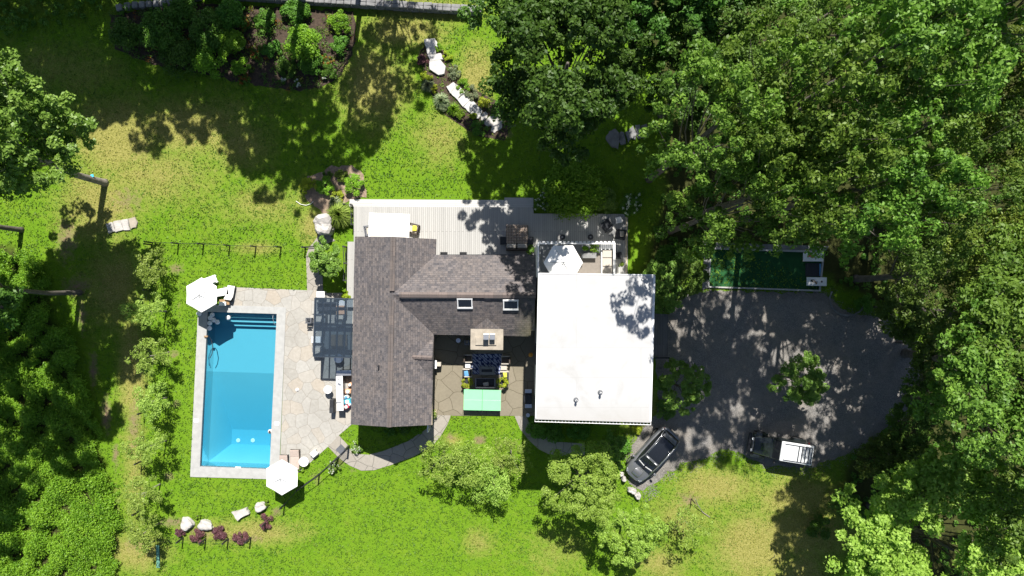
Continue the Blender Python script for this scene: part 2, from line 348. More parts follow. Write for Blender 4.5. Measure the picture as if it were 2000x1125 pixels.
M = dict(
    slab=simple('pale_step_stone', (.50, .49, .47), .8, .15, 3, .4), 
    lawn=groundmat(), tuft=tuftmat(),
    stone=flagmat('cream_flagstone', 1.2, [(.31, .295, .265), (.375, .365, .34), (.34, .325, .295), (.39, .38, .355), (.38, .32, .25), (.39, .375, .345), (.35, .335, .305)], (.25, .23, .20), .02),
    stone2=flagmat('tan_flagstone', .9, [(.195, .17, .125), (.23, .205, .155), (.21, .185, .135), (.25, .22, .17)], (.11, .095, .065), .022),
    stone3=flagmat('grey_flagstone', 1.0, [(.28, .26, .225), (.33, .305, .265), (.30, .275, .24), (.345, .32, .28)], (.15, .14, .12), .025),
    coping=simple('pale_coping', (.36, .36, .35), .7, .10, 3, .1), shx=shinglemat('shingles_x', 0), shy=shinglemat('shingles_y', R_(90)),
    deck=boardmat('deck_boards', (.40, .395, .38), R_(90), gap=.009, var=.07), deckx=boardmat('step_boards', (.50, .49, .475), 0, gap=.006, var=.05),
    gravel=gravelmat(), white=simple('white_laminate', (.70, .70, .70), .5, .04, .8), cloth=simple('white_canvas', (.80, .80, .79), .8, .03, 2),
    wallw=simple('white_render', (.70, .69, .66), .8, .05, 2, .1), walls=boardmat('cedar_siding', (.42, .36, .29), 0, .14, 3),
    trim=simple('tan_trim', (.55, .46, .34), .7, .08, 4), dark=simple('black_metal', (.025, .026, .03), .45, .2, 8), grey=simple('grey_metal', (.22, .23, .25), .4, .1, 8, metal=.6),
    steel=simple('steel', (.55, .56, .58), .3, .08, 6, metal=.8), conc=simple('concrete_cap', (.33, .29, .235), .85, .18, 2.5, .3), rock=simple('pale_rock', (.42, .40, .375), .85, .22, 2.2, .8, bs=8),
    rockg=simple('grey_rock', (.20, .20, .20), .9, .28, 2.2, .8, bs=8), bark=simple('grey_bark', (.12, .105, .09), .95, .3, 3, .9, bs=14), barkl=simple('pale_bark', (.24, .215, .185), .95, .3, 3, .9, bs=14),
    wood=simple('teak', (.30, .19, .10), .6, .2, 8), woodd=simple('dark_wood', (.06, .045, .035), .6, .25, 8), brown=simple('brown_cushion', (.36, .285, .23), .9, .12, 12, .4),
    charcoal=simple('charcoal_cushion', (.035, .038, .045), .9, .2, 10), cream=simple('cream_cushion', (.46, .42, .365), .9, .06, 6), peach=simple('peach_cushion', (.62, .36, .22), .9, .1, 6),
    blue=simple('blue_cushion', (.12, .33, .60), .9, .1, 6), yellow=simple('yellow_cushion', (.62, .58, .08), .9, .1, 6), orange=simple('orange_plastic', (.75, .33, .04), .5, .1, 6),
    mint=simple('mint_tabletop', (.24, .68, .33), .45, .03, 3), line=simple('white_line', (.8, .8, .8), .5, .02, 3), mulch=simple('mulch', (.06, .042, .03), .95, .4, 6, 1, bs=20), mulchp=simple('pale_mulch', (.27, .20, .145), .95, .3, 6, 1, bs=20),
    terra=simple('pot_clay', (.4, .36, .3), .8, .1, 5), rubber=simple('tyre_rubber', (.02, .02, .02), .85, .2, 10), turf=simple('artificial_turf', (.010, .072, .018), .9, .25, 3, .5, bs=60),
    carg=simple('grey_car_paint', (.24, .245, .26), .3, .03, 2, metal=.6, coat=.7), cark=simple('black_car_paint', (.012, .016, .016), .22, .1, 2, coat=.8), carw=simple('white_hardtop', (.62, .64, .66), .35, .04, 2),
    glass=simple('dark_glass', (.012, .014, .018), .06, .05, 1, spec=.8), wglass=simple('window_glass', (.03, .04, .05), .08, .05, 1, spec=.7), pane=glassy('canopy_glass', (.05, .065, .085), .36), chrome=simple('bright_trim', (.6, .62, .64), .2, .03, 5, metal=.9),
    lamp=simple('lamp_plastic', (.75, .78, .8), .3, .03, 4), amber=simple('amber_lens', (.8, .22, .03), .3, .05, 4), redl=simple('red_lens', (.4, .01, .01), .3, .05, 4), rug=rugmat(), rugg=simple('taupe_rug', (.22, .195, .17), .95, .08, 6),
    ball=simple('white_globe', (.78, .78, .78), .4, .03, 2), tealp=simple('teal_toy', (.05, .4, .55), .4, .2, 9), redp=simple('red_toy', (.6, .05, .08), .4, .1, 6),
    oak=leafmat('oak_leaves', (.05, .12, .014), (.20, .32, .045), .28, (.22, .24, .05)), maple=leafmat('maple_leaves', (.028, .085, .012), (.105, .205, .028), .28), dull=leafmat('dull_leaves', (.05, .105, .016), (.165, .25, .04), .25),
    olive=leafmat('olive_leaves', (.075, .125, .014), (.24, .32, .045), .28), bright=leafmat('bright_leaves', (.16, .27, .025), (.38, .52, .10), .35), glossy=leafmat('glossy_leaves', (.07, .17, .018), (.27, .42, .08), .25, rough=.42),
    feather=leafmat('feathery_leaves', (.14, .24, .025), (.40, .52, .11), .3), lime=leafmat('lime_leaves', (.22, .30, .02), (.48, .52, .04), .35), purple=leafmat('purple_leaves', (.07, .03, .04), (.20, .085, .095), .2), shrub=leafmat('shrub_leaves', (.04, .13, .012), (.14, .28, .03), .25),
    under=leafmat('undergrowth_leaves', (.07, .18, .008), (.26, .42, .03), .3), rust=leafmat('rust_flowers', (.15, .06, .01), (.35, .15, .02), .2), petal=leafmat('white_petals', (.6, .6, .52), (.85, .85, .8), .2), silver=leafmat('silver_blades', (.14, .19, .10), (.30, .34, .18), .25),
)
def membranemat():
    m, nt, b = nm('roof_membrane'); p = pos(nt); n = N(nt, 'TexBrick', Scale=1); nt.links.new(p, n.inputs[0]); n.inputs['Brick Width'].default_value = 7.9; n.inputs['Row Height'].default_value = 1.83; n.inputs['Mortar Size'].default_value = .02
    n.inputs['Color1'].default_value = rgb((.435, .435, .438)); n.inputs['Color2'].default_value = rgb((.42, .422, .425)); n.inputs['Mortar'].default_value = rgb((.39, .39, .39))
    c = mixc(nt, ramp(nt, noise(nt, p, .5, 6, .65, 1.2), [(.5, 0.0), (.72, .55)]), n.outputs[0], (.33, .325, .31)); sp = N(nt, 'SeparateXYZ'); nt.links.new(p, sp.inputs[0])
    e = ramp(nt, math_(nt, 'MULTIPLY', math_(nt, 'ADD', sp.outputs[1], math_(nt, 'MULTIPLY', noise(nt, p, 1.1, 4), 1.4)), -.1), [(.60, 0.0), (.76, .6)])
    nt.links.new(mixc(nt, e, c, (.36, .345, .32)), b.inputs['Base Color']); b.inputs['Roughness'].default_value = .55; bump(nt, b, n.outputs['Fac'], -.3, .02); return m
M['membrane'] = membranemat()
def poolmat():
    m, nt, b = nm('pool_plaster'); p = pos(nt)
    nt.links.new(mixc(nt, noise(nt, p, .8, 4), (.078, .32, .40), (.086, .34, .42)), b.inputs['Base Color']); b.inputs['Roughness'].default_value = .6; return m
def watermat():
    m, nt, b = nm('pool_water'); out = nt.nodes['Material Output']
    p = pos(nt); g = N(nt, 'BsdfGlossy', Roughness=.03); t = N(nt, 'BsdfTransparent'); lw = nt.nodes.new('ShaderNodeFresnel'); lw.inputs[0].default_value = 1.33
    bp = N(nt, 'Bump', Strength=.3, Distance=.03); nt.links.new(noise(nt, p, 4.5, 4), bp.inputs['Height'])
    for n in (g, lw): nt.links.new(bp.outputs[0], n.inputs['Normal'])
    mx = nt.nodes.new('ShaderNodeMixShader'); nt.links.new(lw.outputs[0], mx.inputs[0]); nt.links.new(t.outputs[0], mx.inputs[1]); nt.links.new(g.outputs[0], mx.inputs[2])
    nt.links.new(mx.outputs[0], out.inputs[0])
    va = N(nt, 'VolumeAbsorption', Density=.22); va.inputs['Color'].default_value = (.0, .72, .93, 1); nt.links.new(va.outputs[0], out.inputs['Volume']); return m
M['plaster'] = poolmat(); M['water'] = watermat()

# ------------------------------------------------------------------ the ground: lawn, litter, paths
def inpoly(x, y, poly):
    r = np.zeros(x.shape, bool); n = len(poly); j = n - 1
    for i in range(n):
        xi, yi = poly[i][0], poly[i][1]; xj, yj = poly[j][0], poly[j][1]
        c = ((yi > y) != (yj > y)) & (x < (xj - xi) * (y - yi) / (yj - yi + 1e-12) + xi); r ^= c; j = i
    return r
def PG(pts): return [G(*p)[:2] for p in pts]
POOL_IN = PG([(406, 609), (541, 613), (527, 916), (391, 911)]); POOL_OUT = PG([(388, 594), (559, 600), (545, 936), (372, 931)])
POOL_MID = [((a[0] + b[0]) / 2, (a[1] + b[1]) / 2) for a, b in zip(POOL_IN, POOL_OUT)]
DRIVE = PG([(1283, 705), (1290, 640), (1318, 600), (1345, 574), (1385, 568), (1500, 571), (1610, 572), (1636, 600), (1664, 612), (1720, 620), (1770, 650), (1800, 720), (1785, 790), (1750, 815), (1718, 850), (1640, 893), (1580, 912), (1500, 913), (1462, 893), (1440, 886), (1420, 874), (1380, 893), (1330, 905), (1290, 935), (1258, 962), (1232, 945), (1226, 900), (1238, 862), (1262, 832), (1285, 800)])
PATIO = PG([(437, 560), (600, 567), (600, 545), (598, 500), (603, 484), (613, 473), (623, 458), (640, 456), (655, 470), (692, 480), (692, 700), (690, 826), (662, 850), (681, 871), (688, 886), (720, 888), (748, 881), (796, 862), (825, 843), (844, 831), (844, 640), (1046, 640), (1046, 812), (1026, 812), (1036, 827), (1058, 849), (1089, 863), (1142, 866), (1142, 889), (1100, 890), (1072, 887), (1052, 877), (1033, 860), (1016, 838), (1005, 813), (881, 811), (874, 829), (860, 853), (844, 871), (809, 891), (764, 908), (731, 918), (706, 919), (683, 909), (667, 898), (657, 889), (641, 872), (602, 907), (584, 922), (545, 936), (552, 760), (559, 600), (436, 597)])
pool_patio = PG([(437, 560), (600, 567), (632, 567), (632, 572), (700, 572), (700, 826), (689, 827), (662, 850), (668, 857), (641, 872), (602, 907), (584, 922), (546, 937), (559, 600), (437, 597)])
gate_path = PG([(662, 850), (681, 871), (688, 886), (720, 888), (748, 881), (796, 862), (825, 843), (846, 829), (846, 811), (881, 811), (874, 829), (860, 853), (844, 871), (809, 891), (764, 908), (731, 918), (706, 919), (683, 909), (667, 898), (657, 889), (641, 872)])
courtyard = PG([(840, 640), (1050, 640), (1050, 812), (840, 812)])
east_path = PG([(1005, 812), (1026, 812), (1036, 827), (1058, 849), (1089, 863), (1142, 866), (1142, 889), (1100, 890), (1072, 887), (1052, 877), (1033, 860), (1016, 838)])
north_path = PG([(600, 567), (598, 500), (603, 484), (613, 473), (623, 458), (640, 456), (655, 470), (632, 478), (629, 500), (631, 567)])
FOREST = PG([(1255, 640), (1250, 560), (1270, 470), (1290, 400), (1300, 200), (1200, -20), (1150, -400), (2600, -400), (2600, 1600), (1640, 1600), (1690, 1050), (1640, 960), (1660, 880), (1790, 800), (1800, 640), (1640, 560), (1370, 465), (1330, 590)])
NW = PG([(-600, -400), (330, -400), (330, 15), (240, 30), (60, 60), (-600, 200)])
WEST = PG([(-600, 470), (30, 480), (80, 560), (130, 680), (190, 860), (215, 950), (225, 1060), (215, 1500), (-600, 1500)])
BED = PG([(215, 30), (350, 5), (690, 22), (697, 60), (688, 105), (665, 150), (625, 172), (570, 178), (490, 165), (400, 145), (290, 125), (225, 95)])
BED2 = PG([(590, 372), (600, 345), (650, 325), (690, 322), (712, 340), (715, 384), (684, 392), (660, 400), (640, 420), (600, 392)])
def blobs(x, y, L):
    v = np.zeros_like(x)
    for px, py, rx, ry, a in L:
        gx, gy, _ = G(px, py); v = np.maximum(v, a * np.exp(-((x - gx) / (rx / S)) ** 2 - ((y - gy) / (ry / S)) ** 2))
    return v
DRY = [(230, 270, 100, 80, .85), (370, 250, 130, 60, .75), (300, 340, 120, 70, .6), (190, 400, 80, 80, .75), (460, 280, 80, 60, .6), (520, 400, 120, 50, .45), (640, 120, 200, 90, .3), (420, 215, 120, 30, .4), (790, 60, 90, 40, .75), (930, 150, 40, 60, .8), (860, 270, 60, 60, .5), (730, 170, 70, 80, .8), (560, 400, 90, 40, .4), (120, 140, 160, 60, .4),
       (1400, 950, 90, 40, .75), (1480, 1070, 100, 80, .82), (1330, 1010, 60, 50, .6), (1290, 1100, 60, 40, .6), (1560, 980, 100, 60, .75), (1560, 1120, 60, 60, .7), (935, 1060, 30, 30, .5), (258, 720, 30, 120, .8), (262, 900, 24, 140, .6), (270, 1080, 60, 40, .8), (225, 560, 60, 90, .7), (830, 20, 120, 25, .7),
       (500, 485, 60, 14, .5), (610, 440, 30, 40, .7), (1250, 800, 60, 60, .5), (1560, 1040, 100, 60, .9), (480, 1040, 120, 26, .7), (880, 860, 20, 12, .7), (1085, 1080, 70, 60, .35)]
SOIL = [(250, 390, 50, 40, .62), (275, 300, 40, 26, .45), (420, 340, 50, 20, .38), (160, 620, 13, 50, .8), (183, 720, 13, 50, .85), (207, 810, 13, 50, .95), (226, 890, 10, 40, .8), (130, 470, 30, 60, .8), (150, 560, 40, 30, .8), (262, 830, 18, 90, .7), (262, 1060, 30, 30, .6),
        (345, 525, 22, 14, .85), (350, 590, 8, 60, .5), (340, 690, 14, 12, .8), (345, 790, 14, 12, .8), (330, 930, 16, 16, .8), (340, 1020, 40, 14, .85), (400, 1040, 50, 12, .75), (480, 1052, 60, 10, .7), (540, 1000, 16, 12, .85), (1345, 975, 36, 22, .7), (1210, 1040, 30, 24, .5), (690, 920, 14, 8, .6), (664, 905, 14, 14, .8), (620, 935, 20, 26, .6),
        (880, 852, 14, 10, .85), (937, 858, 16, 14, .95), (976, 906, 14, 12, .95), (865, 150, 36, 14, .6), (875, 160, 20, 20, .8), (920, 240, 40, 18, .6), (980, 262, 30, 16, .8), (1296, 640, 14, 60, .5), (245, 440, 44, 24, .55), (820, 110, 16, 24, .6), (620, 425, 30, 14, .4), (230, 1000, 10, 90, .6)]
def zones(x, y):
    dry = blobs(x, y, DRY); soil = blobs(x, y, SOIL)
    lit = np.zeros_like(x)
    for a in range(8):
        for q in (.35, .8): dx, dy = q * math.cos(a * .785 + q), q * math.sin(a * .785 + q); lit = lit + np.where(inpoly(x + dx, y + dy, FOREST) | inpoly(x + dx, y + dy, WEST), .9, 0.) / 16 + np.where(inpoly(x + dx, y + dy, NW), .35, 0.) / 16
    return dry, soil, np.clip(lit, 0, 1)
def ground():
    xs = np.concatenate([[-400, -200, -100, -60], np.arange(-42, 42.01, .25), [60, 100, 200, 400]]); ys = np.concatenate([[-400, -200, -100, -50], np.arange(-25, 25.01, .25), [50, 100, 200, 400]])
    X, Y = np.meshgrid(xs, ys); nx, ny = len(xs), len(ys)
    V = np.stack([X.ravel(), Y.ravel(), np.zeros(nx * ny)], 1)
    i, j = np.meshgrid(np.arange(nx - 1), np.arange(ny - 1)); a = (j * nx + i).ravel()
    F = np.stack([a, a + 1, a + nx + 1, a + nx], 1); ins = inpoly(V[:, 0], V[:, 1], POOL_MID); F = F[~ins[F].any(1)]
    me = bpy.data.meshes.new('ground'); me.vertices.add(len(V)); me.vertices.foreach_set('co', V.ravel().astype(np.float32))
    me.loops.add(F.size); me.loops.foreach_set('vertex_index', F.ravel().astype(np.int32)); me.polygons.add(len(F)); me.polygons.foreach_set('loop_start', np.arange(0, F.size, 4, dtype=np.int32)); me.update(calc_edges=True)
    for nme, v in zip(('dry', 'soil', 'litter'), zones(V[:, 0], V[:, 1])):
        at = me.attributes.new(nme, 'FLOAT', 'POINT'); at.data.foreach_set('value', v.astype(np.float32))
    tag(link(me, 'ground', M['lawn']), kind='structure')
ground()
def sheet(name, poly, z, mat, bot=-.05): return tag(MB().prism(poly, bot, z).build(name, mat), kind='structure')
def ragged(poly, amp, step=.35, seed=1):
    rg = random.Random(seed); out = []
    for i in range(len(poly)):
        a, b = poly[i], poly[(i + 1) % len(poly)]; n = max(1, int(math.hypot(b[0] - a[0], b[1] - a[1]) / step))
        out += [(a[0] + (b[0] - a[0]) * k / n + rg.uniform(-amp, amp), a[1] + (b[1] - a[1]) * k / n + rg.uniform(-amp, amp)) for k in range(n)]
    return out
sheet('driveway', ragged(DRIVE, .16), .012, M['gravel'])
sheet('pool_patio', pool_patio, .035, M['stone']); sheet('courtyard_paving', courtyard, .03, M['stone2']); sheet('garden_path', gate_path, .04, M['stone3'])
sheet('curved_path', east_path, .026, M['stone3']); sheet('bush_path', north_path, .03, M['stone3'])
sheet('bed_soil', ragged(BED, .12), .03, M['mulch']); sheet('small_bed_soil', ragged(BED2, .12), .03, M['mulchp'])
sheet('step_bed_soil', PG([(820, 100), (835, 85), (870, 100), (900, 160), (975, 200), (1000, 245), (985, 275), (930, 265), (870, 225), (830, 165)]), .02, M['mulch'])
def tufts():
    rg = np.random.default_rng(3); n = 420000
    x = rg.uniform(-39.5, 39.5, n); y = rg.uniform(-22.5, 22.5, n)
    bad = inpoly(x, y, PATIO) | inpoly(x, y, POOL_OUT) | inpoly(x, y, DRIVE) | inpoly(x, y, FOREST) | inpoly(x, y, BED) | inpoly(x, y, BED2) | inpoly(x, y, PG([(680, 385), (1230, 385), (1300, 600), (1280, 800), (1040, 812), (844, 812), (686, 812)])) | inpoly(x, y, WEST)
    dry, soil, lit = zones(x, y); bad |= rg.uniform(size=n) < soil * .95
    cl = np.sin(x * 5.1 + np.sin(y * 3.3) * 1.5) * np.sin(y * 5.7 + np.sin(x * 4.1) * 1.7) + .6 * np.sin(x * 13 + y * 3) * np.sin(y * 11 - x * 4)
    bad |= cl < rg.uniform(-.9, .5, n); k = ~bad; x, y, dry = x[k], y[k], dry[k]; n = len(x)
    pos_ = np.stack([x, y, rg.uniform(.01, .09, n) * (1.1 - .6 * dry)], 1); nr = rg.normal(size=(n, 3)) * .55; nr[:, 2] = abs(nr[:, 2]) + .55
    V = leaf_quads(pos_, nr, np.where(rg.uniform(size=n) < .3, .15, .10) * (1 - .35 * dry), rg, .7)
    pv = .5 + .28 * np.sin(x * .9 + 2.2 * np.sin(y * .55)) * np.sin(y * 1.1 + 2 * np.sin(x * .47)) + .22 * np.sin(x * 3.1 + 2 * np.sin(y * 2.3)) * np.sin(y * 2.7 + 2 * np.sin(x * 2.9)); pv = pv - blobs(x, y, [(760, 330, 90, 50, .4), (640, 300, 60, 40, .3), (900, 355, 80, 30, .3)])
    tag(link(quad_mesh('grass', V, np.clip(.55 * pv + .45 * rg.uniform(0, 1, n), 0, 1), np.clip(dry * 1.25 + .28 * np.sin(x * 2.1 + 2 * np.sin(y * .9)) * np.sin(y * 1.9 + 1.7 * np.sin(x * .8)) + rg.normal(size=n) * .14, 0, 1)), 'grass', M['tuft']), kind='stuff')
tufts()
def pebbles():
    rg = np.random.default_rng(8); d = ragged(DRIVE, .3, .5, 4); n = 9000; k = rg.integers(0, len(d), n); q = np.array(d)[k] + rg.normal(size=(n, 2)) * .28
    ok = ~inpoly(q[:, 0], q[:, 1], PG([(1040, 530), (1285, 530), (1285, 830), (1040, 830)])); q = q[ok]; n = len(q)
    nr = rg.normal(size=(n, 3)) * .4; nr[:, 2] = 1; tag(link(quad_mesh('loose_gravel', leaf_quads(np.stack([q[:, 0], q[:, 1], np.full(n, .035)], 1), nr, .07, rg, .8), rg.uniform(0, 1, n)), 'loose_gravel', M['gravel']), kind='stuff')
pebbles()
# ------------------------------------------------------------------ swimming pool
def lerp(a, b, t): return tuple(a[i] + (b[i] - a[i]) * t for i in range(len(a)))
pool = thing('swimming_pool', 'rectangular blue swimming pool with pale stone coping and steps at its upper end', 'swimming pool', (*G(460, 765)[:2], 0))
def ringpoly(name, inner, outer, z0, z1, mat, parent):
    mb = MB(); n = len(inner)
    for i in range(n):
        j = (i + 1) % n; mb.add([(*outer[i], z0), (*outer[j], z0), (*inner[j], z0), (*inner[i], z0), (*outer[i], z1), (*outer[j], z1), (*inner[j], z1), (*inner[i], z1)], [(0, 1, 5, 4), (1, 2, 6, 5), (2, 3, 7, 6), (3, 0, 4, 7), (4, 5, 6, 7), (3, 2, 1, 0)])
    return mb.build(name, mat, parent, True)
ringpoly('coping', POOL_IN, POOL_OUT, -.3, .06, M['coping'], pool)
def PI(u, v):                            # inside of the pool: u across, v down the picture
    a = lerp(POOL_IN[0], POOL_IN[1], u); b = lerp(POOL_IN[3], POOL_IN[2], u); return lerp(a, b, v)
mb = MB(); wt = -.32
def pq(pts, flip=False): mb.add([(*PI(u, v), z) for u, v, z in pts], [tuple(range(len(pts)))])
D1, D2 = -1.35, -2.5
vb, u1, u2, v1, v2 = .40, .24, .82, .80, .90
for (ua, va), (ub, vb_) in (((0, 0), (1, 0)), ((1, 0), (1, 1)), ((1, 1), (0, 1)), ((0, 1), (0, 0))):
    if ua == ub:
        pq([(ua, va, -.06), (ub, vb_, -.06), (ub, vb_, D1), (ua, va, D1)])
    else: pq([(ua, va, -.06), (ub, vb_, -.06), (ub, vb_, D1), (ua, va, D1)])
pq([(0, 0, D1), (1, 0, D1), (1, vb, D1), (0, vb, D1)])
pq([(0, vb, D1), (1, vb, D1), (u2, v1, D2), (u1, v1, D2)])
pq([(u1, v1, D2), (u2, v1, D2), (u2, v2, D2), (u1, v2, D2)])
pq([(0, vb, D1), (u1, v1, D2), (u1, v2, D2), (0, 1, D1)]); pq([(1, vb, D1), (1, 1, D1), (u2, v2, D2), (u2, v1, D2)]); pq([(0, 1, D1), (u1, v2, D2), (u2, v2, D2), (1, 1, D1)])
mb.build('basin', M['plaster'], pool, True)
for k, (va, vb2, z) in enumerate([(0, .034, -.45), (.034, .064, -.75), (.064, .092, -1.05)]):
    m2 = MB(); m2.prism([PI(.01, va), PI(.99, va), PI(.99, vb2), PI(.01, vb2)], D1, z); m2.build('step', M['plaster'], pool, True)
m2 = MB(); q = [PI(.004, .002), PI(.996, .002), PI(.996, .998), PI(.004, .998)]; m2.prism(q, -2.8, -.2); m2.build('water', M['water'], pool, True)
for px in (465.5, 494):
    x, y = G(px, 860)[:2]; x = x * (1 + 2.5 / H); y = y * (1 + 2.5 / H)
    MB().lathe((x, y, D2 + .01), [(.16, 0), (.16, .03), (.12, .05), (.02, .05)], 16).build('drain', M['white'], pool, True)
for px, py in ((541.5, 827), (384, 821)):
    MB().box((*G(px, py)[:2], .072), (.33, .28, .024), R_(-3), bev=.008).build('skimmer_lid', M['line'], pool, True)
MB().tube([(*G(535, 616)[:2], -.45), (*G(537.5, 616)[:2], .5), (*G(538.5, 622)[:2], .62), (*G(538.5, 632)[:2], .35), (*G(538.5, 637)[:2], -.6)], .022).build('handrail', M['chrome'], pool, True)
MB().box((*G(465, 913)[:2], -.02), (.42, .10, .05), R_(-3)).build('return_inlet', M['line'], pool, True)
cl = thing('pool_cleaner', 'small round pool cleaner float at the right edge of the deep end', 'pool cleaner', (*G(526, 844)[:2], -.2))
MB().lathe((0, 0, -.1), [(.1, 0), (.17, .05), (.17, .13), (.1, .2), (.03, .22)], 16).build('float', M['ball'], cl); MB().cyl((0, 0, .12), .09, .03, 12).build('lid', M['woodd'], cl)
hs = thing('pool_hose', 'thin dark hose curling into the water at the left pool edge', 'hose', (*G(404, 657)[:2], .08))
o = G(404, 657); pth = [(402, 657), (408, 656), (411, 665), (414, 680), (412, 692), (408, 700)]
MB().tube([(G(*q)[0] - o[0], G(*q)[1] - o[1], -.05 - .2 * (i > 1)) for i, q in enumerate(pth)], .03, 6).build('hose', M['dark'], hs)
MB().box((0, 0, .06), (.28, .14, .14), 0, bev=.04).build('valve', M['wood'], hs)
for i, (px, py) in enumerate([(415, 615), (411, 621), (418, 625), (425, 629), (410, 631), (409.5, 641), (446, 620.5)]):
    t = thing('floating_globe', ['white globe floating in the parasol shade nearest the top edge of the pool', 'white globe second from the top in the shaded cluster at the pool corner', 'white globe in the middle of the shaded cluster, touching the globe at its right', 'white globe farthest right of the shaded cluster on the pool', 'white globe fourth down against the left side of the shaded cluster', 'white globe lowest in the parasol shade at the left pool edge', 'single white globe floating in the sun on the pool steps'][i], 'globe lamp', (*P(px, py, -.08)[:2], -.1), 0, 'white globes floating on the pool')
    MB().lathe((0, 0, -.1), [(.05, 0), (.13, .04), (.18, .13), (.175, .2), (.12, .27), (.04, .3)], 20).build('globe', M['ball'], t, smooth=True)
    MB().cyl((0, 0, .185), .03, .02, 10).build('cap', M['steel'], t)
t = thing('globe_lamp', 'round pale globe lamp standing on the coping below the upper parasol', 'globe lamp', (*G(392, 612)[:2], .06))
MB().lathe((0, 0, 0), [(.1, 0), (.17, .08), (.2, .2), (.16, .32), (.04, .38)], 20).build('globe', M['ball'], t, smooth=True); MB().cyl((0, 0, -.0), .13, .03).build('base', M['steel'], t)

# ------------------------------------------------------------------ the shingled house
ZE, ZR = 3.4, 5.2
house = thing('shingled_house', 'single storey house with brown grey shingled gable roof and a side wing, by the pool', 'house', (*P(768, 640, 4)[:2], 0))
Lt, Lb, Rt, Rb = P(693, 462, ZE), P(685, 829, ZE), P(852, 467, ZE), P(843, 830, ZE); Kt, Kb = P(768, 462.5, ZR), P(760, 834, ZR)
Wn0, Wn1, Ws0, Ws1 = P(772, 497, ZE), P(1049.5, 499.5, ZE), P(770, 652, ZE), P(1036, 657, ZE); Wk0, Wk1 = P(766, 575.5, ZR + .0), P(1046.5, 577, ZR)
MB().slab([Lb, Kb, Kt, Lt], .16).slab([Kb, Rb, Rt, Kt], .16).build('main_roof', M['shy'], house, True)
MB().slab([Wk0, Wk1, Wn1, Wn0], .16).slab([Wk0, Ws0, Ws1, Wk1], .16).build('wing_roof', M['shx'], house, True)
# small cross gable over the courtyard door
g0 = P(802, 697, 4.28); ge = P(844.5, 699, 4.1); gn = P(846, 660, 3.42); gs = P(845, 742, 3.42)
MB().slab([g0, ge, gn], .12).slab([g0, gs, ge], .12).build('cross_gable', M['shx'], house, True)
cr = [P(951, 621, 4.45), P(919, 646, 3.62), P(984, 646, 3.62), P(951, 646, 4.3)]
MB().slab([cr[0], cr[1], cr[3]], .05).slab([cr[0], cr[3], cr[2]], .05).build('chimney_cricket', M['shy'], house, True)
def ridge(name, a, b, wd, z, mat, parent, seg=.31, lo=0, hi=1):
    a, b = Vector(a), Vector(b); L = (b - a).length; n = max(1, int(L / seg)); d = (b - a).normalized(); ang = math.atan2(d.y, d.x); m = MB()
    for i in range(n):
        p = a + (b - a) * ((i + .5) / n)
        for s in (-1, 1):
            q = Vector((-d.y, d.x, 0)) * s * wd / 4
            c, s_ = math.cos(ang), math.sin(ang)
            m.box((p.x + q.x, p.y + q.y, p.z + z - .055 + rnd.uniform(-.004, .004)), (L / n * .985, wd / 2 + .01, .05), ang, rx=-s * R_(27))
    return m.build(name, mat, parent, True)
def ridgemat(name, c1, c2, rot):
    m, nt, b = nm(name); p = pos(nt); mp = N(nt, 'Mapping'); nt.links.new(p, mp.inputs[0]); mp.inputs['Rotation'].default_value = (0, 0, rot)
    n = N(nt, 'TexBrick', Scale=1); nt.links.new(mp.outputs[0], n.inputs[0]); n.inputs['Brick Width'].default_value = .62; n.inputs['Row Height'].default_value = 2.; n.inputs['Mortar Size'].default_value = .008
    n.inputs['Color1'].default_value = rgb(c1); n.inputs['Color2'].default_value = rgb(c2); n.inputs['Mortar'].default_value = rgb((.08, .06, .05))
    nt.links.new(mixc(nt, .35, n.outputs[0], ramp(nt, noise(nt, p, 14, 4), [(.3, c1), (.7, c2)])), b.inputs['Base Color']); b.inputs['Roughness'].default_value = .9; return m
RMX = ridgemat('ridge_shingles_x', (.10, .088, .086), (.19, .15, .135), 0); RMY = ridgemat('ridge_shingles_y', (.085, .078, .08), (.165, .135, .122), R_(90))
ridge('ridge_cap', lerp(Kt, Kb, .0), lerp(Kt, Kb, .285), .32, .12, RMY, house); ridge('ridge_cap', lerp(Kt, Kb, .33), Kb, .32, .12, RMY, house)
ridge('ridge_cap', lerp(Wk0, Wk1, .05), Wk1, .36, .12, RMX, house); ridge('ridge_cap', g0, ge, .26, .09, RMX, house)
for u, l_ in ((.25, 3.7), (.72, 1.5)): MB().box((lerp(Wk0, Wk1, u)[0], lerp(Wk0, Wk1, u)[1] - .2, ZR - .03), (l_, .09, .07)).build('ridge_vent_shade', M['dark'], house, True)  # dark strips south of the ridge draw the shade under the raised vent
# walls
def gable_body(xl, xr, y0, y1, zt, zr, axis='y'):
    c = (xl + xr) / 2; prof = [(xl, 0), (xr, 0), (xr, zt), (c, zr), (xl, zt)]
    pts = [(u, y0, z) for u, z in prof] + [(u, y1, z) for u, z in prof]
    if axis == 'x': pts = [(y, x, z) for x, y, z in pts]
    return MB().add(pts, [(0, 1, 2, 3, 4), (9, 8, 7, 6, 5)] + [(i, (i + 1) % 5, 5 + (i + 1) % 5, 5 + i) for i in range(5)])
xl, xr, yt, yb = Lt[0] + .38, Rb[0] - .45, Lt[1] - .35, Lb[1] + .45
gable_body(xl, xr, yb, yt, ZE + .02, ZR - .3).build('wall', M['walls'], house, True)
wyn, wys, wxr = Wn1[1] - .3, Ws1[1] + .4, 1.58  # wing wall lengthened towards the white house to shut out a slit of sun
gable_body(wys, wyn, xr - .5, wxr, ZE - .04, ZR - .34, 'x').build('wall', M['walls'], house, True)
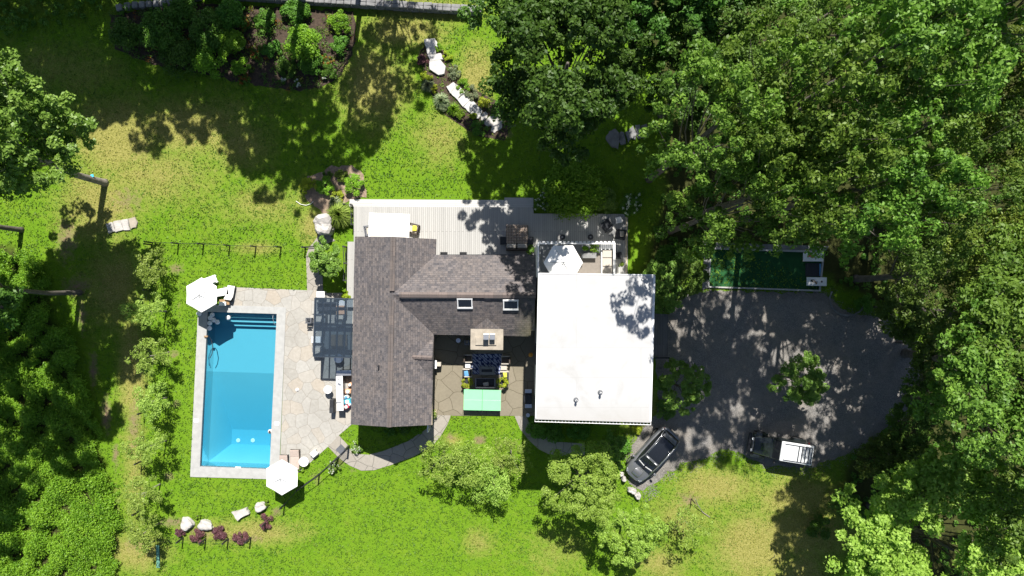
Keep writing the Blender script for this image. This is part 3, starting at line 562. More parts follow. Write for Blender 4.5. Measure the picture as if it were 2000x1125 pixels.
def window(parent, c, wd, ht, axis, mat_f='line', name='window', rows=2):
    """axis: outward normal 'e','w','n','s'"""
    fx = axis in 'ew'; s = 1 if axis in 'en' else -1
    def bx(u, v, a, b, dep, off):
        return ((c[0] + s * off, c[1] + u, c[2] + v), (dep, a, b)) if fx else ((c[0] + u, c[1] + s * off, c[2] + v), (a, dep, b))
    f = MB(); t = .07
    for u, v, a, b in ((0, ht / 2, wd + t, t), (0, -ht / 2, wd + t, t), (wd / 2, 0, t, ht - t), (-wd / 2, 0, t, ht - t)): f.box(*bx(u, v, a, b, .08, .03))
    for i in range(1, rows): f.box(*bx(0, -ht / 2 + ht * i / rows, wd - t, .03, .05, .025))
    o = f.build(name, M[mat_f], parent, True)
    g = MB(); g.box(*bx(0, 0, wd - t, ht - t, .02, .012)); gl = g.build('pane', M['wglass'], o); 
    return o
for y in (-2.2, -5.6, -8.2): window(house, (xr, y - 1.6 if y < -3 else y - 2.2, 1.6), 1.1, 1.2, 'e')
for y in (1.6, -1.0, -3.4): window(house, (xl, y, 1.35), 1.7, 2.1, 'w', 'dark', 'glass_door', 1)
for y in (-6.6, -8.8): window(house, (xl, y, 1.7), .9, 1.0, 'w')
window(house, ((xl + xr) / 2, yb, 1.6), 2.4, 1.3, 's'); window(house, ((xl + xr) / 2, yb, 3.9), .7, .6, 's'); window(house, ((xl + xr) / 2 - .6, yt, 1.5), 1.8, 2.0, 'n', 'dark', 'glass_door', 1)
for x in (-4.6, -2.9, -1.2): window(house, (x, wyn, 1.4), 1.3, 2.1, 'n', 'dark', 'glass_door', 1)
for x in (-5.0, .7): window(house, (x, wys, 1.5), 1.1, 1.4, 's')
MB().box((xr + .03, P(0, 699, 1)[1], 1.1), (.06, .95, 2.1)).build('door', M['white'], house, True)
MB().slab([(Rb[0] - .06, Rb[1], ZE - .02), (Rb[0] + .04, Rb[1], ZE - .02), (Rb[0] + .04, Ws0[1], ZE - .02), (Rb[0] - .06, Ws0[1], ZE - .02)], .1).build('gutter', M['trim'], house, True)
MB().slab([(Wn0[0] + 3.1, Wn1[1] + .0, ZE - .01), (Wn1[0], Wn1[1] + .0, ZE - .01), (Wn1[0], Wn1[1] + .09, ZE - .01), (Wn0[0] + 3.1, Wn1[1] + .09, ZE - .01)], .1).build('gutter', M['dark'], house, True)
for px in (908, 997.5):
    c = P(px, 592 + (3 if px > 950 else 0), 4.9); hw, hl = .48, .36; sl_ = math.atan2(ZR - ZE, Wk1[1] - Ws1[1])
    f = MB(); ct = Vector((c[0], c[1], 4.92)); m3 = Matrix.Rotation(sl_, 3, 'X')
    for u, v, a, b in ((0, hl, 2 * hw + .1, .09), (0, -hl, 2 * hw + .1, .12), (hw, 0, .07, 2 * hl - .1), (-hw, 0, .07, 2 * hl - .1)):
        p = ct + m3 @ Vector((u, v, 0)); f.box(p, (a, b, .14), 0, rx=sl_)
    sk_ = f.build('skylight', M['line'], house, True)
    p = ct + m3 @ Vector((0, 0, .02)); MB().box(p, (2 * hw - .06, 2 * hl - .1, .05), 0, rx=sl_).build('pane', M['glass'], sk_)
    p = ct + m3 @ Vector((0, -hl - .1, -.02)); MB().box(p, (2 * hw + .1, .07, .12), 0, rx=sl_).build('flashing', M['grey'], sk_)
c = P(738.5, 715, 5.0); MB().cyl((c[0], c[1], 4.4), .05, .7, 12).build('vent_pipe', M['dark'], house, True)
# chimney
ch = MB(); cz = 4.95; c = P(951, 663, cz); ch.box((c[0], c[1] + .05, cz / 2 - .08), (1.9, 1.0, cz - .18)).build('chimney', M['walls'], house, True)
cho = [o for o in house.children if o.name.startswith('chimney') and 'cricket' not in o.name][0]
MB().box((c[0], c[1], cz), (64 / S * (1 - cz / H), 40.5 / S * (1 - cz / H), .16), R_(-.6), bev=.02).build('cap', M['conc'], cho)
MB().box((c[0] - .06, c[1] - .12, cz + .13), (1.42, .52, .1), R_(-.6), bev=.02).build('crown', M['conc'], cho)
for px, hh, dz in ((949.5, .5, .44), (961.5, .42, .36)):
    q = P(px, 658, cz + .6)
    MB().box((q[0], q[1], cz + .18 + hh / 2), (.26, .26, hh)).build('flue', M['grey'], cho)
    MB().box((q[0], q[1], cz + .2 + hh), (.36, .4, .05), bev=.01).box((q[0], q[1], cz + .25 + hh), (.3, .34, .05)).build('flue_cap', M['steel'], cho)

# ------------------------------------------------------------------ the white flat roofed house
ZF = 9.4
tw = thing('flat_roofed_house', 'tall white flat roofed house with a small roof terrace on its upper side', 'house', (*P(1160, 680, ZF)[:2], 0))
q = [P(1051, 533, ZF), P(1280, 536, ZF), P(1272, 825.5, ZF), P(1045, 819, ZF)]
MB().slab(q, .3).build('roof', M['membrane'], tw, True)
roof = [o for o in tw.children if o.name.startswith('roof')][0]
def inset(p, d):
    cx = sum(a[0] for a in p) / len(p); cy = sum(a[1] for a in p) / len(p)
    return [(a[0] + math.copysign(d, cx - a[0]), a[1] + math.copysign(d, cy - a[1])) for a in p]
for a, b, wd, hh in ((q[1], q[2], .13, .05), (q[0], q[1], .06, .03), (q[3], q[0], .06, .03)):
    a_, b_ = Vector(a), Vector(b); d = b_ - a_; m = (a_ + b_) / 2; MB().box((m.x - (wd / 2 if b is q[2] else -wd / 2 if a is q[3] else 0), m.y - (wd / 2 if a is q[0] else 0), ZF + hh / 2 + .002), (d.length - .14, wd, hh), math.atan2(d.y, d.x), bev=.015).build('roof_edge', M['line'], roof)
for px, py in ((1125.5, 782), (1173, 767.5)):
    c = P(px, py, ZF + .2)
    MB().lathe((c[0], c[1], ZF - .02), [(.155, 0), (.15, .06), (.09, .14)], 20).lathe((c[0], c[1], ZF + .05), [(.06, 0), (.06, .42)], 14).build('roof_vent', M['grey'], roof)
    MB().cyl((c[0], c[1], ZF + .36), .075, .05, 14).build('vent_top', M['line'], [o for o in bpy.data.objects if o.name.startswith('roof_vent')][-1])
wq = inset(q, .25); MB().prism(wq, 0, ZF - .3).build('wall', M['wallw'], tw, True)
m = MB(); a, b = Vector(q[3]), Vector(q[2]); n = 34
for i in range(n + 1):
    p = a.lerp(b, i / n); m.box((p.x, p.y - .09, ZF - .22), (.035, .16, .12), 0)
m.box(((a.x + b.x) / 2, (a.y + b.y) / 2 - .17, ZF - .22), ((b - a).length, .03, .14), math.atan2((b - a).y, (b - a).x)); m.build('slatted_gutter', M['line'], tw, True)
for z in (1.6, 4.6, 7.6):
    for x in (2.8, 6.0): window(tw, (x, wq[2][1] + .04 if False else min(wq[2][1], wq[3][1]) - .01, z), 1.5, 1.3, 's', 'dark')
    for y in (-1.5, -5.4): window(tw, (max(wq[1][0], wq[2][0]) + .01, y, z), 1.3, 1.3, 'e', 'dark')
for z in (4.8, 7.6): window(tw, (min(wq[0][0], wq[3][0]) - .01, -4.5, z), 1.3, 1.2, 'w', 'dark')
# terrace
ZT, ZP = 6.2, 7.15
tq = [P(1050, 474, ZP), P(1202, 476, ZP)]; tx0, tx1, ty1 = tq[0][0], tq[1][0], tq[0][1]; ty0 = P(0, 533, ZF)[1] - .2
MB().prism([(tx0, ty0), (tx1, ty0), (tx1, ty1), (tx0, ty1)], 0, ZT).build('wall', M['wallw'], tw, True)
MB().box(((tx0 + tx1) / 2, (ty0 + ty1) / 2, ZT + .015), (tx1 - tx0 - .1, ty1 - ty0 - .1, .03)).build('terrace_floor', simple('terrace_paving', (.19, .20, .21), .8, .1, 3), tw, True)
terr = []
for c, d in ((((tx0 + tx1) / 2, ty1 - .05, 0), (tx1 - tx0, .09, .09)), ((tx0 + .05, (ty0 + ty1) / 2 - .05, 0), (.09, ty1 - ty0 - .1, .09)), ((tx1 - .07, (ty0 + ty1) / 2 - .05, 0), (.13, ty1 - ty0 - .1, .09))):
    MB().box((c[0], c[1], ZP), d, bev=.01).build('parapet_rail', M['line'], tw, True)
m = MB(); 
for i in range(19): m.box((tx0 + (tx1 - tx0) * (i + .5) / 19, ty1 + .05, ZP - .06), (.16, .09, .1))
for i in range(40): m.box((tx0 + (tx1 - tx0) * (i + .5) / 40, ty1 - .03, (ZT + ZP) / 2), (.03, .03, ZP - ZT - .1))
m.build('rail_slats', M['line'], tw, True)
m = MB()
for i in range(22):
    for x in (tx0 + .05, tx1 - .07): m.box((x, ty0 + (ty1 - ty0) * (i + .5) / 22, (ZT + ZP) / 2), (.03, .03, ZP - ZT - .1))
m.build('rail_balusters', M['line'], tw, True)
# entrance porch on the east side
pr = thing('entrance_porch', 'low grey boarded porch roof with dark beam beside the white house', 'porch', (*P(1290, 660, 2.8)[:2], 0))
pa = [P(1268, 612, 2.8), P(1305, 614, 2.8), P(1304, 697, 2.8), P(1266, 696, 2.8)]
MB().slab(pa, .12).build('roof', boardmat('grey_boards', (.17, .165, .16), R_(90), .12, 4), pr, True)
a = P(1308, 699, 2.9); MB().box((a[0] - .75, a[1], 2.86), (1.5, .1, .16)).build('beam', M['dark'], pr, True)
for y in (pa[1][1] - .2, pa[2][1] + .2): MB().box((pa[1][0] - .12, y, 1.35), (.1, .1, 2.68)).build('post', M['dark'], pr, True)

# ------------------------------------------------------------------ the deck
ZD = .42
dk = thing('timber_deck', 'long pale timber deck with low steps along the upper side of the houses', 'deck', (*G(930, 450)[:2], 0))
def PD(px, py): return P(px, py, ZD)[:2]
MB().prism([PD(691, 403), PD(1042, 405), PD(1042, 417), PD(1226, 418), PD(1226, 548), PD(691, 540)], .05, ZD).build('deck_boards', M['deck'], dk, True)
MB().prism([PD(679, 472), PD(691, 472), PD(691, 600), PD(677, 600)], .05, ZD - .004).build('side_walk', M['deck'], dk, True)
MB().prism([PD(681, 395.5), PD(1042, 397.5), PD(1042, 404.6), PD(681, 402.6)], .02, ZD - .14).build('step', M['deckx'], dk, True)
MB().prism([PD(681, 388), PD(1042, 390), PD(1042, 397.2), PD(681, 395.2)], .01, ZD - .28).build('step', M['deckx'], dk, True)
MB().prism([PD(985, 384.5), PD(1042, 385), PD(1042, 389.6), PD(985, 389.3)], .01, ZD - .36).build('step', M['deckx'], dk, True)
MB().box((*PD(1223.5, 480), ZD + .02), (.09, 4.7, .06)).build('edge_board', M['trim'], dk, True)

# ------------------------------------------------------------------ glass pergola
pg = thing('glass_pergola', 'dark framed glass canopy over the seating between pool patio and house', 'pergola', (*P(652, 640, 2.6)[:2], 0))
ZG = 2.7; A, B_, C_, D_ = P(616, 582, ZG), P(690, 584, ZG), P(687, 698, ZG), P(613, 696, ZG)
def bar(a, b, wd, hh, z, name, parent):
    a, b = Vector((*a[:2], z)), Vector((*b[:2], z)); d = b - a; MB().box((a + b) / 2, (d.length, wd, hh), math.atan2(d.y, d.x)).build(name, M['gfr'], parent, True)
M['gfr'] = simple('blue_grey_frame', (.045, .055, .07), .4, .1, 5)
for i, t in enumerate((0, .215, .41, .60, .80)): bar(lerp(A, B_, t), lerp(D_, C_, t), .10 if i else .13, .12, ZG, 'rafter', pg)
bar(A, B_, .09, .13, ZG + .01, 'beam', pg); bar(D_, C_, .09, .13, ZG + .01, 'beam', pg); bar(lerp(A, D_, .46), lerp(B_, C_, .46), .07, .08, ZG + .016, 'beam', pg); bar(lerp(A, D_, .53), lerp(B_, C_, .53), .30, .07, ZG - .13, 'beam', pg)
MB().slab([(*p[:2], ZG + .085) for p in (A, D_, C_, B_)], .015).build('glass_roof', M['pane'], pg, True)
for p in (lerp(A, D_, .02), lerp(A, D_, .5), lerp(A, D_, .98)): MB().box((p[0] + .03, p[1], ZG / 2), (.11, .11, ZG - .13)).build('post', M['gfr'], pg, True)
# ------------------------------------------------------------------ trees
CROWN = {}
def crown_var(key, R, zc, hz, seed, **kw):
    """a crown mesh shared by the copies of one kind; unit sized kinds are scaled per tree"""
    if key not in CROWN: CROWN[key] = crown_mesh('crown_' + key, R, zc, hz, seed, **kw)
    return CROWN[key]
def tree(name, label, cat, gx, gy, R, zc, hz, var, mat, seed=0, group=None, bark='bark', tr=.28, rz=0.0, leaf=.2, ncl=90, per=420, cr=.2, nl=9, off=(0, 0), scale=(1, 1, 1), **kw):
    """gx, gy: where the trunk stands, in ground pixels of the photograph"""
    t = thing(name, label, cat, G(gx, gy), rz, group); t.scale = scale
    new = var not in CROWN
    me, L = crown_var(var, R, zc, hz, seed, leaf=leaf, ncl=ncl, per=per, cr=cr, nl=nl, off=off, **kw)
    if not me.materials: me.materials.append(M[mat])
    o = bpy.data.objects.new('crown', me); C.objects.link(o); o.parent = t
    if new: CROWN[var + '_t'] = trunk_mb(L, tr, rng=random.Random(seed)).build('trunk', M[bark], t, smooth=True).data
    else: q = bpy.data.objects.new('trunk', CROWN[var + '_t']); C.objects.link(q); q.parent = t
    return t
# forest on the right: (x, y) of the trunk foot, crown variant, scale, turn, label
FT = [
 (1082, 240, 'mapleA', (1, 1, 1.18), 0.3, 'maple', 'huge dark maple overhanging the lawn, its shade falling on the timber deck'),
 (1012, 85, 'mapleB', (.9, .9, .92), 2.1, 'maple', 'dark maple at the upper edge whose left side overhangs the sunny lawn'),
 (1112, 50, 'mapleA', (.85, .85, .95), 4.4, 'maple', 'maple above the top edge between the two darkest maples'),
 (1248, 55, 'mapleA', (.92, .92, .95), 1.9, 'maple', 'dark maple at the top edge above the shaded stepping stones'),
 (1292, 225, 'mapleB', (.85, .85, .9), 5.3, 'maple', 'dark maple right beside the shaded stepping stones'),
 (1195, 120, 'mapleB', (1, 1, 1), 1.1, 'maple', 'dark maple at the upper edge, right of the maple shading the deck'),
 (1268, 350, 'oakA', (.84, .84, 1.28), 2.0, 'oak', 'light green oak reaching farthest left over the dark stepping stones'),
 (1310, 452, 'oakB', (.72, .72, 1.15), 0.5, 'oak', 'oak right of the big hydrangea shrub, its crown nearest the white roof'),
 (1385, 318, 'oakB', (.98, .98, 1.34), 3.1, 'oak', 'broad oak in the middle of the left forest edge'),
 (1372, 418, 'oakA', (.82, .82, 1.3), 4.2, 'oak', 'oak whose crown hangs over the left half of the green turf court'),
 (1352, 165, 'dullA', (1.05, 1.05, 1), 0.9, 'oak', 'thin leaved darker oak at the top, between the dark maples and the bright oaks'),
 (1500, 255, 'oakC', (1.0, 1.0, 1.3), 2.6, 'oak', 'tall oak in the thick of the upper right forest, brightest at its top'),
 (1450, 428, 'oakC', (.82, .82, 1.2), 5.2, 'oak', 'oak overhanging the two white game boards on the turf court'),
 (1590, 315, 'oakA', (1.0, 1.0, .95), 1.0, 'oak', 'oak directly left of the small tan clearing in the forest'),
 (1470, 150, 'oakB', (1.0, 1.0, .9), 4.5, 'oak', 'oak cut by the top edge of the picture above the bright forest'),
 (1610, 175, 'oakC', (1.1, 1.1, 1.2), 0.2, 'oak', 'wide oak near the top right with yellow green tips'),
 (1545, 452, 'dullA', (.85, .85, 1.35), 2.9, 'oak', 'dull green oak just right of the turf court'),
 (1672, 545, 'dullB', (.9, .9, .85), 1.8, 'oak', 'dark oak in the small round bed at the upper right of the driveway'),
 (1700, 410, 'oliveA', (1.0, 1.0, 1.0), 0.0, 'locust', 'feathery olive tree below the tan clearing at the right'),
 (1770, 540, 'oliveA', (1.08, 1.08, 1.0), 2.2, 'locust', 'olive tree at the right edge level with the turf court'),
 (1768, 690, 'leanA', (1, 1, 1), 0.0, 'oak', 'widest dark tree leaning over the right end of the driveway'),
 (1800, 610, 'leanA', (1, 1, 1), 0.1, 'oak', 'tall oak at the right edge leaning over the driveway above the widest one'),
 (1800, 905, 'oakA', (1, 1, .9), 2.7, 'oak', 'oak at the right edge just above the bright corner maple'),
 (1775, 775, 'dullA', (1.0, 1.0, 1.1), 5.0, 'oak', 'dark tree at the lower right end of the driveway'),
 (1735, 275, 'oliveA', (.95, .95, 1.05), 4.0, 'locust', 'olive tree at the far right above the tan clearing'),
 (1800, 130, 'mapleB', (1.0, 1.0, 1.0), 3.0, 'maple', 'dark maple in the top right corner of the picture'),
]
VAR = {k: dict(R=R, zc=zc, hz=hz, mat=m, seed=sd, nl=nl, ncl=n, per=p, leaf=lf, cr=cr, off=of) for k, R, zc, hz, m, sd, nl, n, p, lf, cr, of in [
    ('mapleA', 5.2, 10.5, 5.6, 'maple', 11, 20, 400, 105, .24, .09, (0, 0)), ('mapleB', 4.8, 11, 5.4, 'maple', 12, 18, 250, 105, .24, .09, (0, 0)),
    ('oakA', 4.9, 12, 5.6, 'oak', 13, 17, 185, 90, .21, .088, (0, 0)), ('oakB', 5.1, 12.5, 5.8, 'oak', 14, 18, 195, 90, .21, .085, (0, 0)), ('oakC', 5.1, 13, 5.6, 'oak', 15, 17, 190, 90, .21, .09, (0, 0)),
    ('dullA', 4.9, 11, 5.2, 'dull', 16, 18, 200, 75, .17, .085, (0, 0)), ('dullB', 4.9, 10.5, 5.4, 'dull', 17, 18, 200, 75, .17, .085, (0, 0)),
    ('leanA', 6.0, 15, 5.0, 'oak', 19, 21, 330, 90, .21, .075, (-3.6, .2)), ('oliveA', 5.0, 11, 5.2, 'olive', 18, 19, 290, 100, .15, .075, (0, 0))]}
for gx, gy, var, sc, rz, cat, lab in FT:
    tree({'oak': 'oak_tree', 'maple': 'maple_tree', 'locust': 'locust_tree'}[cat], lab, cat + ' tree', gx, gy, var=var, rz=rz, scale=sc, group='tall trees of the forest at the right', **VAR[var])
tree('maple_tree', 'bright yellow green maple filling the lower right corner', 'maple tree', 1700, 985, R=6.8, zc=8.8, hz=4.0, var='corner', mat='bright', seed=21, nl=26, ncl=700, per=95, leaf=.24, cr=.075)
for i, (gx, gy, sc, l) in enumerate([(1708, 600, 1.0, 'small dark tree at the upper right rim of the driveway'), (1752, 668, 1.1, 'small dark tree at the right tip of the driveway'), (1768, 745, 1.1, 'small dark tree right of the driveway below its tip'), (1735, 815, 1.0, 'small dark tree at the lower right rim of the driveway'), (1680, 872, .9, 'small dark tree on the grass below the right end of the driveway'), (1318, 540, .8, 'small dark tree left of the turf court corner'), (1720, 880, 1.0, 'small dark tree above the bright corner maple')]):
    tree('understory_tree', l, 'small tree', gx, gy, R=2.3, zc=3.2, hz=1.8, var='underA' if i % 2 else 'underB', mat='dull', seed=80 + i % 2, nl=11, ncl=110, per=70, leaf=.16, cr=.13, tr=.08, rz=i * 1.3, scale=(sc, sc, sc), group='small trees round the driveway')
# trees just north of the frame that throw the shade on the upper lawn, and west of it
SH = [(600, -25, .95, .6, 'mapleB', 1.25), (712, -60, .8, 2.0, 'oakA', 1.12), (430, -150, .95, 3.1, 'mapleB'), (255, -150, 1.0, 4.0, 'oakB'), (90, -130, 1.05, 5.0, 'mapleA'), (140, -115, .85, 2.2, 'mapleB', 1.15), (340, -140, .9, .4, 'mapleA', 1.15), (10, -130, .95, 3.3, 'mapleA', 1.0), (490, -125, .8, 1.4, 'mapleB', 1.2), (225, -135, .85, 5.4, 'mapleA', 1.15), (790, -130, .8, 1.2, 'oakB'), (545, -75, .8, 2.7, 'oakA', 1.1), (-30, -120, 1.0, 1.0, 'oakC')]
for i, (gx, gy, sc, rz, var, *zz) in enumerate(SH):
    tree('shade_tree', 'tall leafy tree beyond the upper edge, known by its shade on the lawn', 'tree', gx, gy, var=var, rz=rz, scale=(sc, sc, zz[0] if zz else .95), group='trees beyond the upper edge', **VAR[var])
# left edge
tree('maple_tree', 'glossy green tree at the upper left edge with a long bare grey trunk', 'maple tree', 205, 357, R=5.3, zc=11.2, hz=8.2, var='leftA', mat='glossy', seed=31, nl=36, ncl=680, per=100, leaf=.25, cr=.088, off=(.3, .8), tr=.24, bark='barkl')
tree('maple_tree', 'tree at the left edge whose grey trunk starts by the dirt path', 'maple tree', 156, 571, R=4.2, zc=11.5, hz=5.6, var='leftB', mat='maple', seed=32, nl=17, ncl=230, per=110, leaf=.22, cr=.11, off=(.3, .3), tr=.17, bark='bark')
tree('maple_tree', 'tree at the far left whose short grey trunk shows above the path', 'maple tree', 42, 449, R=4.0, zc=9.5, hz=4, var='leftC', mat='maple', seed=33, nl=14, ncl=190, per=110, leaf=.22, cr=.11, tr=.18, bark='bark')
for gx, gy, sc, rz, var in ((20, 600, 1.0, 1.0, 'oakB'), (0, 770, .9, 2.5, 'mapleB'), (-60, 520, 1.0, 4.0, 'oakB')):
    tree('shade_tree', 'tall leafy tree beyond the left edge, known by its shade on the undergrowth', 'tree', gx, gy, var=var, rz=rz, scale=(sc, sc, 1.0), group='trees beyond the left edge', **VAR[var])
t = thing('trunk_tag', 'small bright blue tag on the bare leaning trunk', 'tag', P(182, 344, 1.62)); MB().box((0, 0, .12), (.2, .2, .05), .2, bev=.01).build('plate', simple('blue_tag', (.05, .5, .85), .5), t); MB().cyl((0, 0, .025), .02, .012, 8).build('nail', M['steel'], t)
# lawn trees
tree('lawn_tree', 'bright light green tree on the front lawn below the white house, left of the car', 'lawn tree', 1130, 905, R=3.0, zc=4.6, hz=2.0, var='lawnA', mat='bright', seed=41, nl=13, ncl=230, per=75, leaf=.13, cr=.105, tr=.12, jit=.6)
tree('lawn_tree', 'light green tree on the front lawn at the lower edge, right of the brightest one', 'lawn tree', 1215, 1000, R=2.3, zc=4.2, hz=1.7, var='lawnB', mat='bright', seed=42, nl=12, ncl=170, per=70, leaf=.13, cr=.11, tr=.1, jit=.6)
tree('lawn_tree', 'small green tree close against the front of the white house', 'lawn tree', 1180, 862, R=1.6, zc=3.2, hz=1.4, var='lawnC', mat='glossy', seed=43, nl=10, ncl=80, per=80, leaf=.15, cr=.13, tr=.1)
tree('driveway_tree', 'round dark green tree standing alone in the middle of the driveway', 'tree', 1525, 732, R=2.15, zc=2.9, hz=1.9, var='islandA', mat='glossy', seed=44, nl=13, ncl=170, per=100, leaf=.13, cr=.12, tr=.12, low=-.1)
tree('wall_tree', 'bright green small tree below the porch on the right of the white house', 'tree', 1308, 745, R=2.0, zc=3.0, hz=1.6, var='wallA', mat='glossy', seed=45, nl=12, ncl=150, per=90, leaf=.15, cr=.12, tr=.1)
tree('wall_tree', 'green small tree above the porch on the right of the white house', 'tree', 1272, 562, R=1.9, zc=3.2, hz=1.6, var='wallB', mat='glossy', seed=46, nl=12, ncl=150, per=90, leaf=.15, cr=.12, tr=.1)
for i, (gx, gy, sc) in enumerate([(868, 880, 1.0), (918, 886, 1.12), (998, 878, .95), (966, 928, 1.0)]):
    tree('weeping_tree', ['weeping small leaved tree farthest left of the four before the courtyard', 'largest of the four weeping trees, second from the left before the courtyard', 'weeping small leaved tree on the right, beside the shade of the white house', 'lowest weeping tree of the four, farthest from the courtyard'][i], 'weeping tree', gx, gy, R=1.75, zc=2.1, hz=1.3, var='weepA' if i % 2 == 0 else 'weepB', mat='feather', seed=47 + i, nl=12, ncl=120, per=34, leaf=.11, cr=.15, tr=.06, rz=i * 1.7, scale=(sc,) * 3, group='weeping trees on the front lawn', bark='barkl', jit=.7)
names = ['topmost', 'second from the top', 'third from the top', 'fourth from the top', 'third from the bottom', 'second from the bottom', 'lowest']
for i, (gx, gy) in enumerate([(322, 527), (325, 608), (330, 688), (326, 776), (325, 860), (313, 945), (310, 1022)]):
    tree('fruit_tree', 'thin leaved young fruit tree, %s of the row left of the pool' % names[i], 'fruit tree', gx, gy, R=1.45, zc=2.0, hz=1.3, var='fruit' + 'ABC'[i % 3], mat='feather', seed=60 + i, nl=10, ncl=80, per=38, leaf=.11, cr=.17, tr=.05, rz=i * 2.1, scale=(1, 1.08, 1 + .05 * (i % 3)), group='young fruit trees left of the pool', bark='barkl', jit=.6)
tree('sapling', 'sparse staked sapling on the dry lawn at the lower right', 'sapling', 1325, 1000, R=1.9, zc=2.8, hz=1.4, var='sapA', mat='feather', seed=70, nl=11, ncl=50, per=30, leaf=.13, cr=.16, tr=.04, bark='barkl')

# ------------------------------------------------------------------ shrubs and plants
def shrub(label, px, py, r, h, mat, seed, cat='shrub', name='shrub', leaf=.12, n=None, flowers=None, group=None, per=110, sq=(1, 1), low=-.1, nf=30):
    g = P(px, py, h * .5); t = thing(name, label, cat, (g[0], g[1], 0), 0, group); rg = np.random.default_rng(seed)
    n = n or int(10 + 16 * r * r); a = rg.uniform(0, 2 * math.pi, n); q = np.sqrt(rg.uniform(0, 1, n)) * r * .82
    cx, cy = np.cos(a) * q * sq[0], np.sin(a) * q * sq[1]; cz = h * (.75 - .45 * (q / r) ** 2) * rg.uniform(.75, 1.1, n)
    cl = np.stack([cx, cy, cz, np.full(n, r) * rg.uniform(.2, .34, n)], 1)
    V, val = clump_leaves(cl, per, leaf, rg, .7, low); link(quad_mesh('foliage', V, val), 'foliage', M[mat], t)
    m = MB()
    for i in range(5): m.tube([(0, 0, -.05), (cx[i] * .5, cy[i] * .5, cz[i] * .5), (cx[i], cy[i], cz[i])], [.035, .025, .01], 5)
    m.build('stems', M['bark'], t)
    if flowers:
        fm, fn, fs = flowers; k = rg.integers(0, n, fn); d = rg.normal(size=(fn, 3)); d[:, 2] = abs(d[:, 2]) + .6; d /= np.linalg.norm(d, axis=1, keepdims=True)
        fc = cl[k, :3] + d * cl[k, 3:4] * 1.08; V, val = clump_leaves(np.concatenate([fc, np.full((fn, 1), fs)], 1), nf, fs * .7, rg, .5, 0); link(quad_mesh('flowers', V, val), 'flowers', M[fm], t)
    return t
def spiky(label, px, py, r, h, mat, seed, n=260, name='ornamental_grass', cat='grass clump', wd=.03, group=None):
    g = P(px, py, h * .4); t = thing(name, label, cat, (g[0], g[1], 0), 0, group); rg = np.random.default_rng(seed)
    a = rg.uniform(0, 2 * math.pi, n); R = r * rg.uniform(.3, 1, n); b = np.stack([np.cos(a) * r * .08, np.sin(a) * r * .08, np.zeros(n)], 1)
    mid = np.stack([np.cos(a) * R * .45, np.sin(a) * R * .45, h * rg.uniform(.7, 1.1, n)], 1); tip = np.stack([np.cos(a) * R, np.sin(a) * R, h * rg.uniform(.2, .7, n)], 1)
    s = np.stack([-np.sin(a), np.cos(a), np.zeros(n)], 1) * wd
    V = np.concatenate([np.stack([b - s * .5, b + s * .5, mid + s, mid - s], 1), np.stack([mid - s, mid + s, tip + s * .1, tip - s * .1], 1)])
    v = rg.uniform(0, 1, n); link(quad_mesh('blades', V, np.concatenate([v, v])), 'blades', M[mat], t); MB().lathe((0, 0, 0), [(r * .12, 0), (r * .1, .06), (r * .04, .1)], 8).build('root_crown', M['bark'], t)
    return t
# bed at the top left
TB = [(245, 66, 1.3, 1.6, 'shrub', 'shrub standing alone at the left tip of the upper shady bed'), (312, 62, 1.7, 1.9, 'shrub', 'large dark shrub in the upper shady bed, second from the left tip'), (352, 22, 1.3, 1.7, 'shrub', 'dark shrub in the upper bed under the left end of the stone wall'),
      (352, 112, 1.5, 1.6, 'shrub', 'dark shrub bulging from the lower side of the shady bed'), (408, 58, 1.6, 1.9, 'shrub', 'dark shrub in the thickest middle of the upper bed'), (412, 118, 1.4, 1.4, 'under', 'brighter green shrub on the lower rim of the upper bed'), (447, 88, 1.2, 1.5, 'under', 'yellow green shrub at the right side of the dark shrub mass'), (448, 30, 1.3, 1.5, 'shrub', 'shrub under the stone wall left of the open mulch'),
      (592, 86, 1.45, 2.4, 'under', 'tall leafy bush in the right half of the mulched bed'), (608, 122, 1.0, 1.3, 'shrub', 'lower bush just below the tall leafy bush'), (665, 42, .95, 1.2, 'under', 'light bush at the upper right corner of the bed'), (664, 88, .8, 1.0, 'shrub', 'small bush on the right rim of the bed'), (575, 22, 1.1, 1.2, 'shrub', 'bush below the stone wall above the tall leafy bush'),
      (516, 40, .9, .9, 'shrub', 'low bush beside rust coloured flowers near the stone wall'), (530, 96, .8, .8, 'shrub', 'low bush in the middle of the open mulch'), (470, 130, .8, .8, 'under', 'small bright bush at the lower left of the open mulch'), (640, 142, .7, .7, 'shrub', 'small dark bush low on the right rim of the bed'), (560, 130, .8, .7, 'shrub', 'small bush above the white flowers on the rim')]
for i, (x, y, r, h, m, l) in enumerate(TB): shrub(l, x, y, r, h, m, 100 + i, leaf=.15 if r > 1 else .12)
for i, (x, y, r, l, fm, fn) in enumerate([(480, 52, .55, 'rust flowered clump near the stone wall in the upper bed', 'rust', 14), (500, 104, .6, 'rust flowered clump in the lower middle of the upper bed', 'rust', 16), (478, 155, .5, 'rust flowered clump at the lower left rim of the bed', 'rust', 22), (640, 118, .55, 'rust flowered clump at the right side of the bed', 'rust', 14),
      (552, 158, .32, 'small white flowered plant at the middle of the lower rim', 'petal', 7), (580, 162, .34, 'white flowered plant right of the middle of the lower rim', 'petal', 8), (632, 150, .3, 'white flowered plant at the lower right rim of the bed', 'petal', 6), (566, 132, .3, 'small purple leaved plant above the white flowered ones', 'purple', 6), (474, 92, .25, 'tiny white flowered plant beside the yellow green shrub', 'petal', 9)]):
    shrub(l, x, y, r, .4, 'shrub' if fm != 'purple' else 'purple', 140 + i, cat='flowering plant', name='flowering_plant', leaf=.09, per=60, flowers=(fm, fn, .085))
